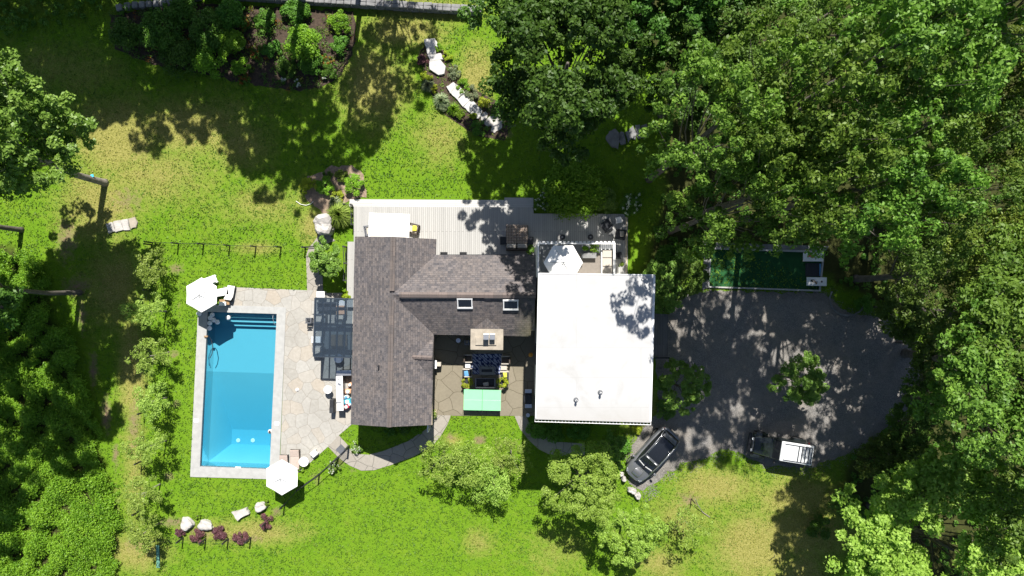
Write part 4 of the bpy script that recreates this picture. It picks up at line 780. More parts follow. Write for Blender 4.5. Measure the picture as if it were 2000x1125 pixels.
def bedcover(name, mat, n, seed, leaf=.1):
    rg = np.random.default_rng(seed); p = np.array(BED); a, b = p.min(0), p.max(0); x = rg.uniform(a[0], b[0], n); y = rg.uniform(a[1], b[1], n); k = inpoly(x, y, BED); x, y = x[k], y[k]; h = rg.uniform(.1, .45, len(x))
    V, val = clump_leaves(np.stack([x, y, h * .6, .12 + .4 * h], 1), 26, leaf, rg); tag(link(quad_mesh(name, V, val), name, M[mat]), kind='stuff')
bedcover('bed_ground_cover', 'shrub', 420, 91); bedcover('bed_rust_flowers', 'rust', 60, 92); bedcover('bed_low_plants', 'olive', 130, 93)
# small bed above the deck
for i, (x, y, r, h, m, l) in enumerate([(604, 364, .72, .8, 'lime', 'rounded yellow green shrub at the left tip of the small bed above the deck'), (635, 362, .75, .8, 'under', 'green shrub in the middle of the small bed above the deck'), (690, 362, .85, 1.0, 'under', 'largest green shrub at the right of the small bed above the deck'), (667, 342, .5, .6, 'olive', 'small olive shrub at the top of the small bed'), (658, 383, .5, .5, 'lime', 'low yellow green plant at the bottom of the small bed'), (640, 340, .35, .4, 'glossy', 'little plant in the pale mulch of the small bed')]):
    shrub(l, x, y, r, h, m, 160 + i, leaf=.11)
spiky('big silvery grass clump between the boulder and the deck corner', 664, 420, 1.15, 1.1, 'feather', 170, 900, wd=.025); spiky('smaller silver grass at the top of the big grass clump beside the deck', 655, 396, .6, .7, 'silver', 171, 300)
shrub('low leafy plant beside the silvery grass at the left deck edge', 682, 428, .55, .6, 'glossy', 172, leaf=.13)
tree('garden_tree', 'round densely leaved small tree beside the left walk of the deck', 'tree', 650, 510, R=1.35, zc=1.9, hz=1.2, var='roundA', mat='glossy', seed=173, nl=10, ncl=90, per=110, leaf=.14, cr=.15, tr=.08, scale=(1, 1.1, 1))
shrub('big dark hydrangea mass overhanging the upper right deck', 1120, 372, 2.4, 1.9, 'under', 174, cat='hydrangea', leaf=.2, sq=(1.05, .9), n=110, per=60); shrub('white blooming hydrangea at the left end of the dark hydrangea mass', 1062, 390, .95, 1.1, 'shrub', 175, cat='hydrangea', leaf=.12, flowers=('petal', 34, .09), nf=14)
shrub('green shrub between the dark hydrangea mass and the right white blooms', 1180, 392, 1.05, 1.2, 'glossy', 176, leaf=.13); shrub('white blooming hydrangea at the upper right corner of the deck', 1232, 400, .95, 1.1, 'shrub', 177, cat='hydrangea', leaf=.12, flowers=('petal', 34, .09), nf=14)
# plants along the stone steps
for i, (x, y, r, m, l) in enumerate([(826, 118, .5, 'purple', 'dark purple leaved plant left of the upper stone steps'), (834, 148, .5, 'lime', 'yellow green plant left of the step slabs'), (858, 93, .35, 'under', 'upright green plant right of the topmost step slab'), (874, 108, .4, 'lime', 'yellow flowered plant right of the upper steps'), (888, 142, .6, 'silver', 'silver green plant on the right bank of the steps'), (905, 168, .6, 'under', 'leafy plant right of the middle steps'), (923, 182, .6, 'silver', 'pale plant on the right bank near the lower slabs'), (945, 200, .5, 'lime', 'yellow plant above the shaded lower slabs'), (936, 250, .7, 'shrub', 'dark round shrub at the lower end of the step bed'), (895, 224, .45, 'under', 'low plant at the left bank near the lower slabs'), (868, 206, .5, 'silver', 'pale plant in the middle of the left bank'), (846, 172, .4, 'lime', 'yellow flower tuft on the left bank'), (975, 212, .7, 'shrub', 'shaded shrub right of the lowest slabs'), (925, 226, .3, 'lime', 'small yellow flower beside the shaded slabs')]):
    shrub(l, x, y, r, .5, m, 180 + i, cat='garden plant', name='garden_plant', leaf=.09, per=80)
spiky('grey green spiky grass highest on the left bank of the steps', 836, 168, .6, .5, 'silver', 200); spiky('large blue green spiky grass on the left bank of the steps', 862, 198, .75, .6, 'silver', 201, 340); spiky('spiky grass lowest on the left bank of the steps', 886, 214, .6, .5, 'under', 202)
# others round the houses
shrub('white rose bush at the gate beside the curved path', 697, 873, .48, .7, 'glossy', 210, cat='rose bush', leaf=.08, flowers=('petal', 20, .07), nf=12); shrub('white rose bush below the gate outside the fence', 653, 913, .5, .7, 'glossy', 211, cat='rose bush', leaf=.08, flowers=('petal', 18, .07), nf=12)
for i, (x, y, r, m, l) in enumerate([(760, 838, .5, 'shrub', 'shaded plant against the lower gable wall'), (790, 838, .5, 'shrub', 'shaded blue flowered plant against the lower gable wall'), (815, 838, .45, 'under', 'shaded plant at the right end of the lower gable wall'), (1050, 838, .9, 'shrub', 'dark shrub at the lower left corner of the white house'), (1085, 845, .8, 'shrub', 'dark shrub inside the bend of the shaded path'), (1130, 840, .9, 'shrub', 'dark shrub midway along the lower wall of the white house'), (1210, 870, .9, 'shrub', 'dark green shrub above the parked grey car'), (1243, 840, .45, 'lime', 'sunlit yellow green shrub at the lower right corner of the white house'), (1208, 915, .55, 'under', 'green shrub beside the bonnet of the grey car'), (1300, 800, .8, 'glossy', 'shrub between the white house and the driveway'), (1650, 985, 1.2, 'shrub', 'dark bush under the trees left of the bright corner tree'), (1600, 1030, 1.0, 'shrub', 'dark bush in the shade at the lower right'), (1280, 610, 1.2, 'glossy', 'low shrub just above the porch'), (1310, 505, 1.3, 'shrub', 'dark shrub left of the turf court'), (1690, 590, .8, 'shrub', 'dark bush in the round bed at the driveway')]):
    shrub(l, x, y, r, .8 if r > .6 else .5, m, 220 + i, leaf=.12)
for i, (x, y, r, l) in enumerate([(386, 1047, .62, 'purple leaved shrub directly below the two white boulders'), (430, 1043, .62, 'purple leaved shrub in the middle of the lower pool bed'), (468, 1049, .6, 'purple leaved shrub right of the middle of the lower pool bed'), (518, 1018, .62, 'purple leaved shrub at the right end of the lower pool bed'), (352, 1038, .4, 'purple leaved shrub nearest the row of fruit trees')]):
    shrub(l, x, y, r, .5, 'purple', 250 + i, leaf=.09, group='purple shrubs below the pool')
for i, (x, y, l) in enumerate([(385, 1008, 'tiny green plant above the two white boulders'), (520, 982, 'small plant beside the upper right pool boulder'), (588, 915, 'small light green potted plant beside the lower parasol'), (1210, 815, 'small plant at the foot of the white house')]):
    shrub(l, x, y, .28, .4, 'under', 260 + i, cat='garden plant', name='garden_plant', leaf=.08, per=60)
# undergrowth left and in the forest: nobody could count it
def undergrowth(name, polys, n, seed, mat, hmax, per=26, leaf=.125, excl=None):
    rg = np.random.default_rng(seed); out = []
    for poly, m in polys:
        p = np.array(poly); a, b = p.min(0), p.max(0); a = np.maximum(a, [-41, -24]); b = np.minimum(b, [42, 24])
        x = rg.uniform(a[0], b[0], m * 3); y = rg.uniform(a[1], b[1], m * 3); k = inpoly(x, y, poly)
        if excl:
            for e in excl: k &= ~inpoly(x, y, e)
        x, y = x[k][:m], y[k][:m]; f = .5 + .5 * np.sin(x * 1.7 + 2 * np.sin(y * .7)) * np.sin(y * 1.9 + 2 * np.sin(x * .8)); k2 = f > rg.uniform(0, .45, len(x)); x, y, f = x[k2], y[k2], f[k2]; h = hmax * (.08 + f) * rg.uniform(.35, 1.15, len(x))
        out.append(np.stack([x, y, h * .6, .14 + .17 * h * rg.uniform(.5, 1.5, len(x))], 1))
    cl = np.concatenate(out); V, val = clump_leaves(cl, per, leaf, rg, .7, -.1); tag(link(quad_mesh(name, V, val), name, M[mat]), kind='stuff')
undergrowth('undergrowth', [(ragged(PG([(-20, 480), (70, 500), (100, 560), (100, 640), (140, 640), (158, 720), (200, 860), (222, 940), (236, 1000), (225, 1150), (-20, 1150)]), .55, .5, 7), 11000)], 0, 5, 'under', 1.7)
undergrowth('forest_undergrowth', [(FOREST, 2600), (NW, 250)], 0, 6, 'shrub', .9, 40, .16, excl=[DRIVE, PG([(1370, 465), (1640, 470), (1630, 580), (1370, 575)]), PG([(930, -50), (1000, -50), (1260, 230), (1290, 300), (1200, 470), (1050, 420), (1000, 330), (950, 250)]), PG([(1240, 520), (1340, 520), (1340, 700), (1240, 700)]), PG([(1280, 235), (1170, 240), (1170, 300), (1280, 300)])])
# ------------------------------------------------------------------ stones, walls, fences
def rock(label, px, py, r, h, seed, mat='rock', name='boulder', cat='boulder', group=None, rz=0.0, flat=.55):
    rg = random.Random(seed); t = thing(name, label, cat, (*G(px, py)[:2], 0), rz, group)
    bm = bmesh.new(); bmesh.ops.create_icosphere(bm, subdivisions=3, radius=1)
    ph = [rg.uniform(0, 6) for _ in range(6)]
    for v in bm.verts:
        d = v.co.normalized(); f = 1 + .13 * math.sin(3.1 * d.x + ph[0]) + .11 * math.sin(4.3 * d.y + ph[1]) + .08 * math.sin(6 * d.z + ph[2]) + .05 * math.sin(9 * d.x + 5 * d.y + ph[3])
        a = [max(-.82, min(.82, c)) for c in d]; v.co = Vector((a[0] * r[0] * f, a[1] * r[1] * f, max(-.1, a[2] * h * f + h * .5)))
    me = bpy.data.meshes.new('stone'); bm.to_mesh(me); bm.free(); link(me, 'stone', M[mat], t)
    return t
rock('big round boulder at the left of the silvery grass by the deck', 636, 440, (.85, .75), .9, 1)
for i, (x, y, r, rz, l) in enumerate([(369, 1021, (.46, .56), .3, 'white boulder nearest the fruit trees in the lower pool bed'), (405, 1024, (.6, .38), -.2, 'oblong white boulder right of the first in the lower pool bed'), (512, 988, (.5, .33), .3, 'small white boulder right of the flat slab below the pool'), (1229, 955, (.2, .16), 0, 'small white stone touching the nose shade of the grey car'), (1235, 957, (.3, .2), -.5, 'white stone second from the lowest beside the grey car'), (1244, 967, (.24, .28), 0, 'lowest white stone beside the grey car'), (1218, 934, (.22, .2), 0, 'grey stone directly before the bumper of the grey car'), (1213, 924, (.2, .18), 0, 'topmost grey stone before the grey car')]):
    rock(l, x, y, r, .35, 10 + i, rz=rz, mat='rock')
def slabstone(name, label, poly, z0, z1, mat, group, seed=0):
    rg = random.Random(seed); pts = PG(poly); cx = sum(p[0] for p in pts) / len(pts); cy = sum(p[1] for p in pts) / len(pts)
    t = thing(name, label, 'stone slab', (cx, cy, z0), 0, group); out = []
    for i in range(len(pts)):
        a, b = pts[i], pts[(i + 1) % len(pts)]
        for k in range(3): u = k / 3; out.append((a[0] + (b[0] - a[0]) * u - cx + rg.uniform(-.035, .035), a[1] + (b[1] - a[1]) * u - cy + rg.uniform(-.035, .035)))
    h = z1 - z0; n = len(out); vs = [(x, y, 0) for x, y in out] + [(x, y, h * .75) for x, y in out] + [(x * .95, y * .95, h) for x, y in out]
    MB().add(vs, [(i, (i + 1) % n, n + (i + 1) % n, n + i) for i in range(n)] + [(n + i, n + (i + 1) % n, 2 * n + (i + 1) % n, 2 * n + i) for i in range(n)] + [tuple(range(2 * n, 3 * n)), tuple(range(n - 1, -1, -1))]).build('slab', M[mat], t)
slabstone('flat_rock', 'flat tan slab of rock lying on the grass below the pool', [(455, 999), (484, 990), (489, 1001), (466, 1015)], 0, .3, 'rock', None, 1)
st = [(828, 79), (849, 77), (856, 86), (851, 107), (836, 108), (833, 95)], [(836, 109), (851, 107), (862, 105), (866, 118), (840, 121)], [(837, 121), (860, 117), (871, 132), (868, 146), (856, 149), (840, 138)], \
    [(871, 171), (886, 161), (892, 166), (880, 184)], [(880, 184), (893, 166), (907, 180), (893, 196)], [(893, 196), (908, 180), (921, 194), (904, 210)], [(905, 210), (921, 195), (931, 206), (917, 221)], [(918, 222), (932, 206), (943, 218), (935, 233), (925, 230)], \
    [(938, 227), (947, 218), (954, 222), (952, 232), (941, 238)], [(942, 239), (953, 232), (962, 222), (970, 228), (962, 244), (952, 249)], [(960, 246), (971, 228), (982, 236), (980, 250), (966, 261), (959, 257)]
nm_ = ['topmost', 'second from the top', 'large third', 'first of the lower flight,', 'fifth from the top', 'sixth from the top', 'seventh from the top', 'last sunlit', 'first shaded', 'second to last shaded', 'lowest and shaded']
for i, p in enumerate(st): slabstone('step_slab', 'pale slab, %s step of the garden steps' % nm_[i], p, .0, .26 - .016 * i, 'slab' if i < 8 else 'rock', 'stone slabs of the garden steps', 20 + i)  # light in the colour: sunlit steps get paler stone than the shaded ones
st = [(1183, 268), (1190, 257), (1202, 252), (1212, 266), (1206, 291), (1196, 288), (1185, 278)], [(1211, 258), (1218, 259), (1222, 281), (1212, 284), (1208, 270)], [(1221, 258), (1228, 256), (1233, 270), (1226, 279)], [(1228, 254), (1236, 246), (1243, 262), (1240, 273), (1233, 272)], [(1240, 245), (1250, 243), (1252, 270), (1246, 272), (1242, 258)], [(1252, 246), (1262, 242), (1268, 258), (1262, 270), (1254, 270)]
for i, p in enumerate(st): slabstone('stepping_stone', 'shaded grey stepping stone, %s of six between maples and oaks' % ['leftmost and largest', 'second from the left', 'third from the left', 'third from the right', 'second from the right', 'rightmost'][i], p, 0, .16, 'rockg', 'stepping stones in the deep shade', 40 + i)
st = [(208, 437), (222, 434), (227, 452), (213, 457)], [(223, 433), (236, 430), (243, 449), (228, 454)], [(236, 430), (250, 427), (256, 449), (244, 450)], [(252, 428), (264, 424), (270, 434), (268, 444), (257, 447)]
for i, p in enumerate(st): slabstone('stepping_stone', 'pale slab, %s of the four on the dry left lawn' % ['leftmost', 'second from the left', 'second from the right', 'rightmost and yellowest'][i], p, 0, .14, 'rock' if i < 3 else 'conc', 'four slabs on the left lawn', 50 + i)
ws = thing('stone_wall', 'low grey drystone wall along the upper edge behind the shady bed', 'stone wall', (*G(700, 10)[:2], 0))
a, b = Vector((*G(400, -8)[:2], 0)), Vector((*G(935, 25)[:2], 0)); m = MB(); rg = random.Random(9)
for row in range(3):
    t_ = 0; L = (b - a).length; d = (b - a).normalized(); ang = math.atan2(d.y, d.x)
    while t_ < L:
        l_ = rg.uniform(.3, .7)
        for s in (-.13, .13):
            p = a + d * (t_ + l_ / 2) + Vector((-d.y, d.x, 0)) * (s + rg.uniform(-.02, .02)); m.box((p.x, p.y, .14 + row * .24), (l_ * .96, .27, .23), ang + rg.uniform(-.05, .05), bev=.05)
        t_ += l_
m.build('stones', M['rockg'], ws, True)
w2 = [(230, 20), (262, 14), (330, 10), (395, -4)]; m = MB()
for i in range(len(w2) - 1):
    p, q = Vector((*G(*w2[i])[:2], 0)), Vector((*G(*w2[i + 1])[:2], 0)); d = (q - p); 
    for k in range(int(d.length / .45)):
        c = p + d * (k + .5) / int(d.length / .45)
        for z in (.12, .34): m.box((c.x, c.y, z), (.44, .5, .22), math.atan2(d.y, d.x) + rg.uniform(-.1, .1), bev=.06)
m.build('wall_end_stones', M['rockg'], ws, True)

def fence(label, pts, hgt=1.1, wires=3, post=.05, name='wire_fence', cat='fence', rail=False):
    o = P(*pts[0]); t = thing(name, label, cat, (*G(*pts[0])[:2], 0)); ox, oy = G(*pts[0])[:2]
    loc = [(G(*p)[0] - ox, G(*p)[1] - oy) for p in pts]
    for x, y in loc: MB().box((x, y, hgt / 2), (post * 2, post * 2, hgt), bev=.01).build('post', M['dark'], t)
    for k in range(wires):
        z = hgt * (k + .6) / (wires + .0) if not rail else hgt - .04 - k * (hgt - .2) / max(1, wires - 1)
        m = MB(); m.tube([(x, y, min(z, hgt - .03)) for x, y in loc], .006 if not rail else .028, 6); m.build('wire' if not rail else 'rail', M['dark'], t)
    return t
fence('thin black wire fence across the lawn above the pool', [(298, 474), (349, 476), (398, 477), (449, 480), (500, 482), (549, 483)])
fence('thin black wire fence down the left side of the fruit trees', [(296, 478), (295, 566), (293, 660), (290, 708), (284, 804), (281, 853), (278, 900), (274, 997), (270, 1048)])
fence('thin black wire fence curving below the pool past the purple shrubs', [(314, 1048), (358, 1050), (402, 1052), (446, 1052), (490, 1050), (522, 1018), (556, 985), (588, 950)])
fence('black metal fence from the lower parasol up to the gate', [(592, 948), (624, 925), (652, 900)], hgt=1.15, wires=2, rail=True, post=.05, name='metal_fence')
g = thing('garden_gate', 'black metal gate across the path by the white rose bushes', 'gate', (*G(660, 893)[:2], 0)); ox, oy = G(660, 893)[:2]
a, b = (0, 0), (G(682, 871)[0] - ox, G(682, 871)[1] - oy)
for p in (a, b): MB().box((*p, .65), (.12, .12, 1.3), bev=.01).build('post', M['dark'], g)
m = MB(); m.tube([(a[0], a[1], 1.15), (b[0], b[1], 1.15)], .035, 8); m.tube([(a[0], a[1], .2), (b[0], b[1], .2)], .03, 8)
for i in range(1, 9): u = i / 9; m.tube([(b[0] * u, b[1] * u, .2), (b[0] * u, b[1] * u, 1.15)], .014, 6)
m.build('gate_leaf', M['dark'], g)
fence('short black railing left of the round tree by the deck walk', [(597, 484), (622, 482)], hgt=1.0, wires=2, rail=True, name='metal_fence'); fence('black railing along the left deck walk beside the round tree', [(678, 483), (680, 515), (679, 548)], hgt=1.3, wires=3, rail=True, name='metal_fence')
fence('short railing at the upper left deck corner beside the silver grass', [(676, 401), (690, 402), (691, 420), (691, 440)], hgt=.9, wires=2, rail=True, name='metal_fence')
t = thing('metal_grate', 'dark square metal grille lying on the path at the gate', 'grille', (*G(667, 878)[:2], .045), R_(-45)); m = MB()
MB().box((0, 0, .012), (.62, .58, .02)).build('frame', M['grey'], t)
t = thing('garden_hose', 'thin pale loop of hose on the grass above the boulder', 'hose', (*G(598, 396)[:2], .05)); MB().tube([(-.75, .12, 0), (-.4, -.12, .02), (0, -.2, .02), (.35, -.1, .02), (.55, .1, 0)], .022, 6).build('hose', M['ball'], t)
t = thing('garden_hose', 'green cloth strip hanging at the lowest fruit tree', 'cloth', (*G(312, 1085)[:2], .04)); t.name = 'garden_cloth'; MB().slab([(-.1, .9, .3), (.12, .9, .3), (.02, 0, .05), (-.2, -.2, .05)], .03).slab([(-.2, -.2, .05), (.02, 0, .05), (.05, -.9, .03), (-.22, -.9, .03)], .03).build('cloth', simple('teal_cloth', (.12, .3, .22)), t)
t = thing('tree_stake', 'pale curved stick lying beside the sapling on the dry lawn', 'stick', (*G(1352, 968)[:2], 0)); MB().tube([(0, 0, .9), (.25, -.5, .5), (.75, -1.2, .1), (1.3, -1.6, .04)], .03, 6).build('stick', M['barkl'], t)
t = thing('tree_stake', 'leaning thin stick standing in the dry lawn at the lower edge', 'stick', (*G(1508, 1090)[:2], 0)); MB().tube([(0, 0, 0), (-.1, .35, .7), (-.22, .7, 1.1)], [.03, .028, .02], 6).build('stick', M['barkl'], t)
t = thing('tree_stake', 'dark stake standing at the middle of the dry lawn sapling', 'stick', (*G(1350, 974)[:2], 0)); MB().box((0, 0, .55), (.07, .07, 1.1), bev=.01).build('stake', M['woodd'], t)

# ------------------------------------------------------------------ turf court and game boards
ct = thing('turf_court', 'green artificial turf court framed by pale stone under the oaks', 'turf court', (*G(1495, 520)[:2], 0))
ti = PG([(1389, 487), (1606, 494), (1598, 566), (1384, 559)]); to = PG([(1386, 483.5), (1609, 490), (1601, 569.5), (1381, 561.5)])
MB().prism(ti, .0, .05).build('turf', M['turf'], ct, True); ringpoly('curb', ti, to, 0, .17, M['coping'], ct)
to2 = PG([(1376, 473), (1618, 481), (1612, 489.5), (1386, 483)]); MB().prism(to2, 0, .1).build('wall_top', M['rockg'], ct, True); MB().prism(PG([(1376, 473.5), (1385.8, 484), (1381, 562), (1371, 566)]), 0, .1).build('wall_top', M['rockg'], ct, True)
for i, (x, y, lab, cs) in enumerate([(1585, 502.5, 'upper white game board with a round hole and red print on the turf', ('redp', 'orange')), (1592, 550, 'lower white game board with a round hole and small dark print on the turf', ('woodd', 'wood'))]):
    t = thing('game_board', lab, 'game board', (*G(x, y)[:2], .05), R_(-1), 'white game boards on the turf court')
    sl2 = R_(9); MB().box((0, 0, .2), (1.42, .64, .05), 0, ry=-sl2, bev=.01).build('board', M['cloth'], t)
    MB().cyl((.35, 0, .285), .075, .006, 20).build('hole', M['dark'], t)
    rg = random.Random(i)
    for k in range(5):
        u, v = -.15 + rg.uniform(-.18, .18), rg.uniform(-.15, .15); MB().box((u, v, .232 + u * math.tan(sl2) + .002 * k), (rg.uniform(.1, .26), rg.uniform(.05, .12), .008), rg.uniform(-1, 1), ry=-sl2).build('print', M[cs[k % 2]], t)
    for s in (-1, 1): MB().box((.6, s * .26, .12), (.05, .05, .26)).build('leg', M['woodd'], t)
t = thing('dark_mat', 'dark mat lying on the turf between the two game boards', 'mat', (*G(1588, 527)[:2], .055)); MB().box((0, 0, .01), (1.2, 1.0, .02)).build('mat', M['charcoal'], t); MB().box((.5, 0, .03), (.12, .9, .03)).build('border', M['blue'], t)
t = thing('round_bed_curb', 'dark curved curb of the small round bed at the driveway', 'curb', (*G(1655, 585)[:2], 0)); m = MB(); m.tube([(math.cos(a) * 1.35, math.sin(a) * 1.2, .04) for a in [R_(x) for x in range(150, 370, 20)]], .07, 6); m.build('curb', M['rockg'], t)

# ------------------------------------------------------------------ parasols and furniture
def parasol(label, px, py, zr, R, rot, group='white hexagonal parasols', base=0.0, n=6, mast=(0, 0), sy=1.0):
    c = P(px, py, zr); t = thing('parasol', label, 'parasol', (c[0], c[1], base), rot, group); h = zr - base
    def cor(i, r, z): return (r * math.cos(2 * math.pi * i / n), r * sy * math.sin(2 * math.pi * i / n), z)
    m = MB(); vs = [(0, 0, h + .30)]
    for f, dz in ((.33, .21), (.66, .11), (1.0, 0.0)): vs += [cor(i + q, R * f * (1 if q == 0 else .94 if n == 6 else .9), h + dz - (.02 if q else 0)) if False else tuple(((cor(i, R * f, h + dz)[k] + (cor((i + 1), R * f, h + dz)[k])) / 2 - (.05 * f if k == 2 else 0)) if q else cor(i, R * f, h + dz)[k] for k in range(3)) for i in range(n) for q in (0, .5)]
    k = 2 * n; fs = [(0, 1 + i, 1 + (i + 1) % k) for i in range(k)]
    for r in range(2): fs += [(1 + r * k + i, 1 + (r + 1) * k + i, 1 + (r + 1) * k + (i + 1) % k, 1 + r * k + (i + 1) % k) for i in range(k)]
    m.add(vs, fs); m.add([(x, y, z - .012) for x, y, z in vs], [f[::-1] for f in fs]); m.build('canopy', M['cloth'], t)
    MB().lathe((0, 0, h + .275), [(.14, 0), (.13, .03), (.05, .05)], 12).build('vent_cap', M['cloth'], t)
    for i in range(n):
        MB().tube([(0, 0, h + .36), cor(i, R * .5, h + .17), cor(i, R * .98, h - .03)], .013, 5).build('rib', M['grey'], t)
    MB().cyl((0, 0, .08), .028, h + .3, 10).build('pole', M['grey'], t); MB().box((0, 0, .05), (.6, .6, .1), .3, bev=.03).build('base', M['grey'], t)
    return t
parasol('white parasol at the upper left corner of the pool', 393.5, 576, 2.3, 1.25, R_(30)); parasol('white parasol at the lower right corner of the pool', 550.5, 932.5, 2.3, 1.28, R_(30))
parasol('white parasol on the roof terrace of the white house', 1100, 513, ZT + 2.2, 1.24, 0, base=ZT)
def parasol_rect(label, px, py, zr, a, b, rz):
    c = P(px, py, zr); t = thing('parasol', label, 'parasol', (c[0], c[1], ZD), rz); h = zr - ZD; vs = [(0, 0, h + .35)]
    for f, dz in ((.5, .22), (1, 0)): vs += [(x * a * f / 2, y * b * f / 2, h + dz) for x, y in ((-1, -1), (0, -1), (1, -1), (1, 0), (1, 1), (0, 1), (-1, 1), (-1, 0))]
    fs = [(0, 1 + i, 1 + (i + 1) % 8) for i in range(8)] + [(1 + i, 9 + i, 9 + (i + 1) % 8, 1 + (i + 1) % 8) for i in range(8)]
    MB().add(vs, fs).add([(x, y, z - .012) for x, y, z in vs], [f[::-1] for f in fs]).build('canopy', M['cloth'], t)
    MB().cyl((0, 0, .08), .03, h + .25, 10).build('pole', M['grey'], t); MB().box((0, 0, .05), (.6, .6, .1), bev=.03).build('base', M['grey'], t)
    for x, y in ((-1, -1), (1, -1), (1, 1), (-1, 1)): MB().tube([(0, 0, h + .33), (x * a * .24, y * b * .24, h + .19), (x * a * .49, y * b * .49, h - .02)], .013, 5).build('rib', M['grey'], t)
    return t
parasol_rect('rectangular white parasol over the dining place at the left end of the deck', 760, 441, 2.6, 2.9, 1.75, R_(-2))
def legs(t, a, b, h, mat, r=.025, inset=.05):
    for x in (-1, 1):
        for y in (-1, 1): MB().box((x * (a / 2 - inset), y * (b / 2 - inset), h / 2), (r * 2, r * 2, h)).build('leg', M[mat], t)
def table(name, label, px, py, a, b, h, top, leg, rz=0.0, z=0.0, group=None, cat='table', world=None):
    c = world or P(px, py, z + h); t = thing(name, label, cat, (c[0], c[1], z), rz, group); MB().box((0, 0, h - .02), (a, b, .04), bev=.01).build('table_top', M[top], t); legs(t, a, b, h - .04, leg); return t
def rtable(name, label, px, py, r, h, top, leg, z=0.0, cat='table', group=None):
    c = P(px, py, z + h); t = thing(name, label, cat, (c[0], c[1], z), 0, group); MB().lathe((0, 0, h - .04), [(r * .97, 0), (r, .02), (r * .98, .04)], 28).build('table_top', M[top], t)
    MB().lathe((0, 0, 0), [(r * .55, 0), (r * .5, .03), (.04, .06), (.035, h - .04)], 16).build('pedestal', M[leg], t); return t
def armchair(label, px, py, a, b, frame, cush, rz, z=0.0, name='armchair', cat='armchair', group=None, pillow=None, h=.42, slats=False):
    c = P(px, py, z + h); t = thing(name, label, cat, (c[0], c[1], z), rz, group)       # faces +y
    MB().box((0, 0, h - .1), (a, b, .06), bev=.01).build('seat_frame', M[frame], t); legs(t, a, b, h - .1, frame)
    n = max(1, round((a - .1) / .62))
    for i in range(n): MB().box(((i - (n - 1) / 2) * (a - .16) / n, .04, h), ((a - .18) / n, b - .16, .14), bev=.05).build('seat_cushion', M[cush], t)
    m = MB()
    if slats:
        m.box((0, -b / 2 + .04, .82), (a - .04, .05, .06)).box((0, -b / 2 + .04, .5), (a - .04, .05, .05))
        for i in range(5): m.box(((i - 2) * (a - .16) / 5, -b / 2 + .04, .66), (.05, .03, .28))
    else: m.box((0, -b / 2 + .06, h + .2), (a - .1, .12, .44), bev=.03)
    m.build('backrest', M[frame if slats else cush], t)
    for s in (-1, 1): m = MB(); m.box((s * (a / 2 - .035), 0, .62), (.07, b, .05), bev=.01).box((s * (a / 2 - .035), b / 2 - .04, .38), (.06, .06, .44)).box((s * (a / 2 - .035), -b / 2 + .04, .38), (.06, .06, .44)); m.build('armrest', M[frame], t)
    if pillow: MB().box((.05, -.08, h + .16), (.42, .34, .14), .2, rx=.4, bev=.06).build('pillow', M[pillow], t)
    return t
def lounger(label, px, py, L, W, frame, cush, rz, z=0.0, group=None, back=R_(28)):
    c = P(px, py, z + .35); t = thing('sun_lounger', label, 'sun lounger', (c[0], c[1], z), rz, group)
    MB().box((0, 0, .26), (W, L, .05), bev=.01).build('frame', M[frame], t); legs(t, W, L, .25, frame)
    MB().box((0, -L * .16, .33), (W - .06, L * .64, .09), bev=.03).build('mattress', M[cush], t)
    lb = L * .34; MB().box((0, L * .16 + lb / 2 * math.cos(back), .34 + lb / 2 * math.sin(back)), (W - .06, lb, .09), rx=back, bev=.03).build('backrest', M[cush], t); return t
# pool side
lounger('white sun lounger standing upper right of the upper parasol, partly on the grass', 407, 549, 1.2, .6, 'line', 'cloth', R_(-70)); lounger('black and white sun lounger left of its neighbour beside the upper parasol', 431, 571, 1.25, .62, 'dark', 'cloth', R_(100), group='loungers by the upper parasol', back=R_(40))
lounger('black framed white sun lounger farther right beside the upper parasol', 449, 573, 1.2, .6, 'dark', 'cloth', R_(170), group='loungers by the upper parasol', back=R_(45)); table('side_table', 'small yellow wooden table with a white box below the loungers', 438, 590, .75, .4, .4, 'wood', 'wood')
t = thing('white_box', 'small white box lying on the yellow wooden table', 'box', P(436, 593, .42)); MB().box((0, 0, .07), (.5, .26, .14), bev=.02).build('box', M['line'], t); MB().box((0, 0, .15), (.52, .28, .03), bev=.01).build('lid', M['cloth'], t)
lounger('pinkish cushioned sun lounger right of the lower parasol top', 575.5, 897, 1.5, .72, 'dark', 'creamp', R_(180)) if 'creamp' in M else None
M['creamp'] = simple('pale_pink_cushion', (.42, .34, .30), .9, .06, 6); lounger('pale pink sun lounger sticking out above the lower parasol', 575.5, 898, 1.5, .72, 'woodd', 'creamp', 0, back=R_(12)); lounger('cream sun lounger mostly hidden below the lower parasol', 554, 905, 1.5, .7, 'dark', 'stonec', 0, back=R_(12)) if 'stonec' in M else lounger('cream sun lounger mostly hidden below the lower parasol', 554, 907, 1.4, .66, 'dark', 'creamp', 0, back=R_(12))
rtable('round_table', 'round white table touching the right side of the lower parasol', 593, 902, .37, .5, 'white', 'line'); table('stool', 'square white stool at the patio edge below the pool', 613, 886, .5, .42, .45, 'white', 'line', R_(40), cat='stool')
armchair('grey metal chair alone on the flagstones left of the pergola', 603, 627, .42, .42, 'grey', 'rockg2', R_(180), slats=True, name='patio_chair', cat='chair') if 'rockg2' in M else armchair('grey metal chair alone on the flagstones left of the pergola', 604, 626, .44, .42, 'grey', 'charcoal', 0, slats=True, name='patio_chair', cat='chair')
t = thing('pool_toy', 'tiny white valve cap on the flagstones beside the bar', 'cap', (*G(581, 761)[:2], .04)); t.name = 'drain_cap'; MB().lathe((0, 0, 0), [(.13, 0), (.12, .04), (.05, .06)], 14).build('cap', M['line'], t); MB().box((.05, -.06, .05), (.08, .05, .04)).build('handle', M['dark'], t)
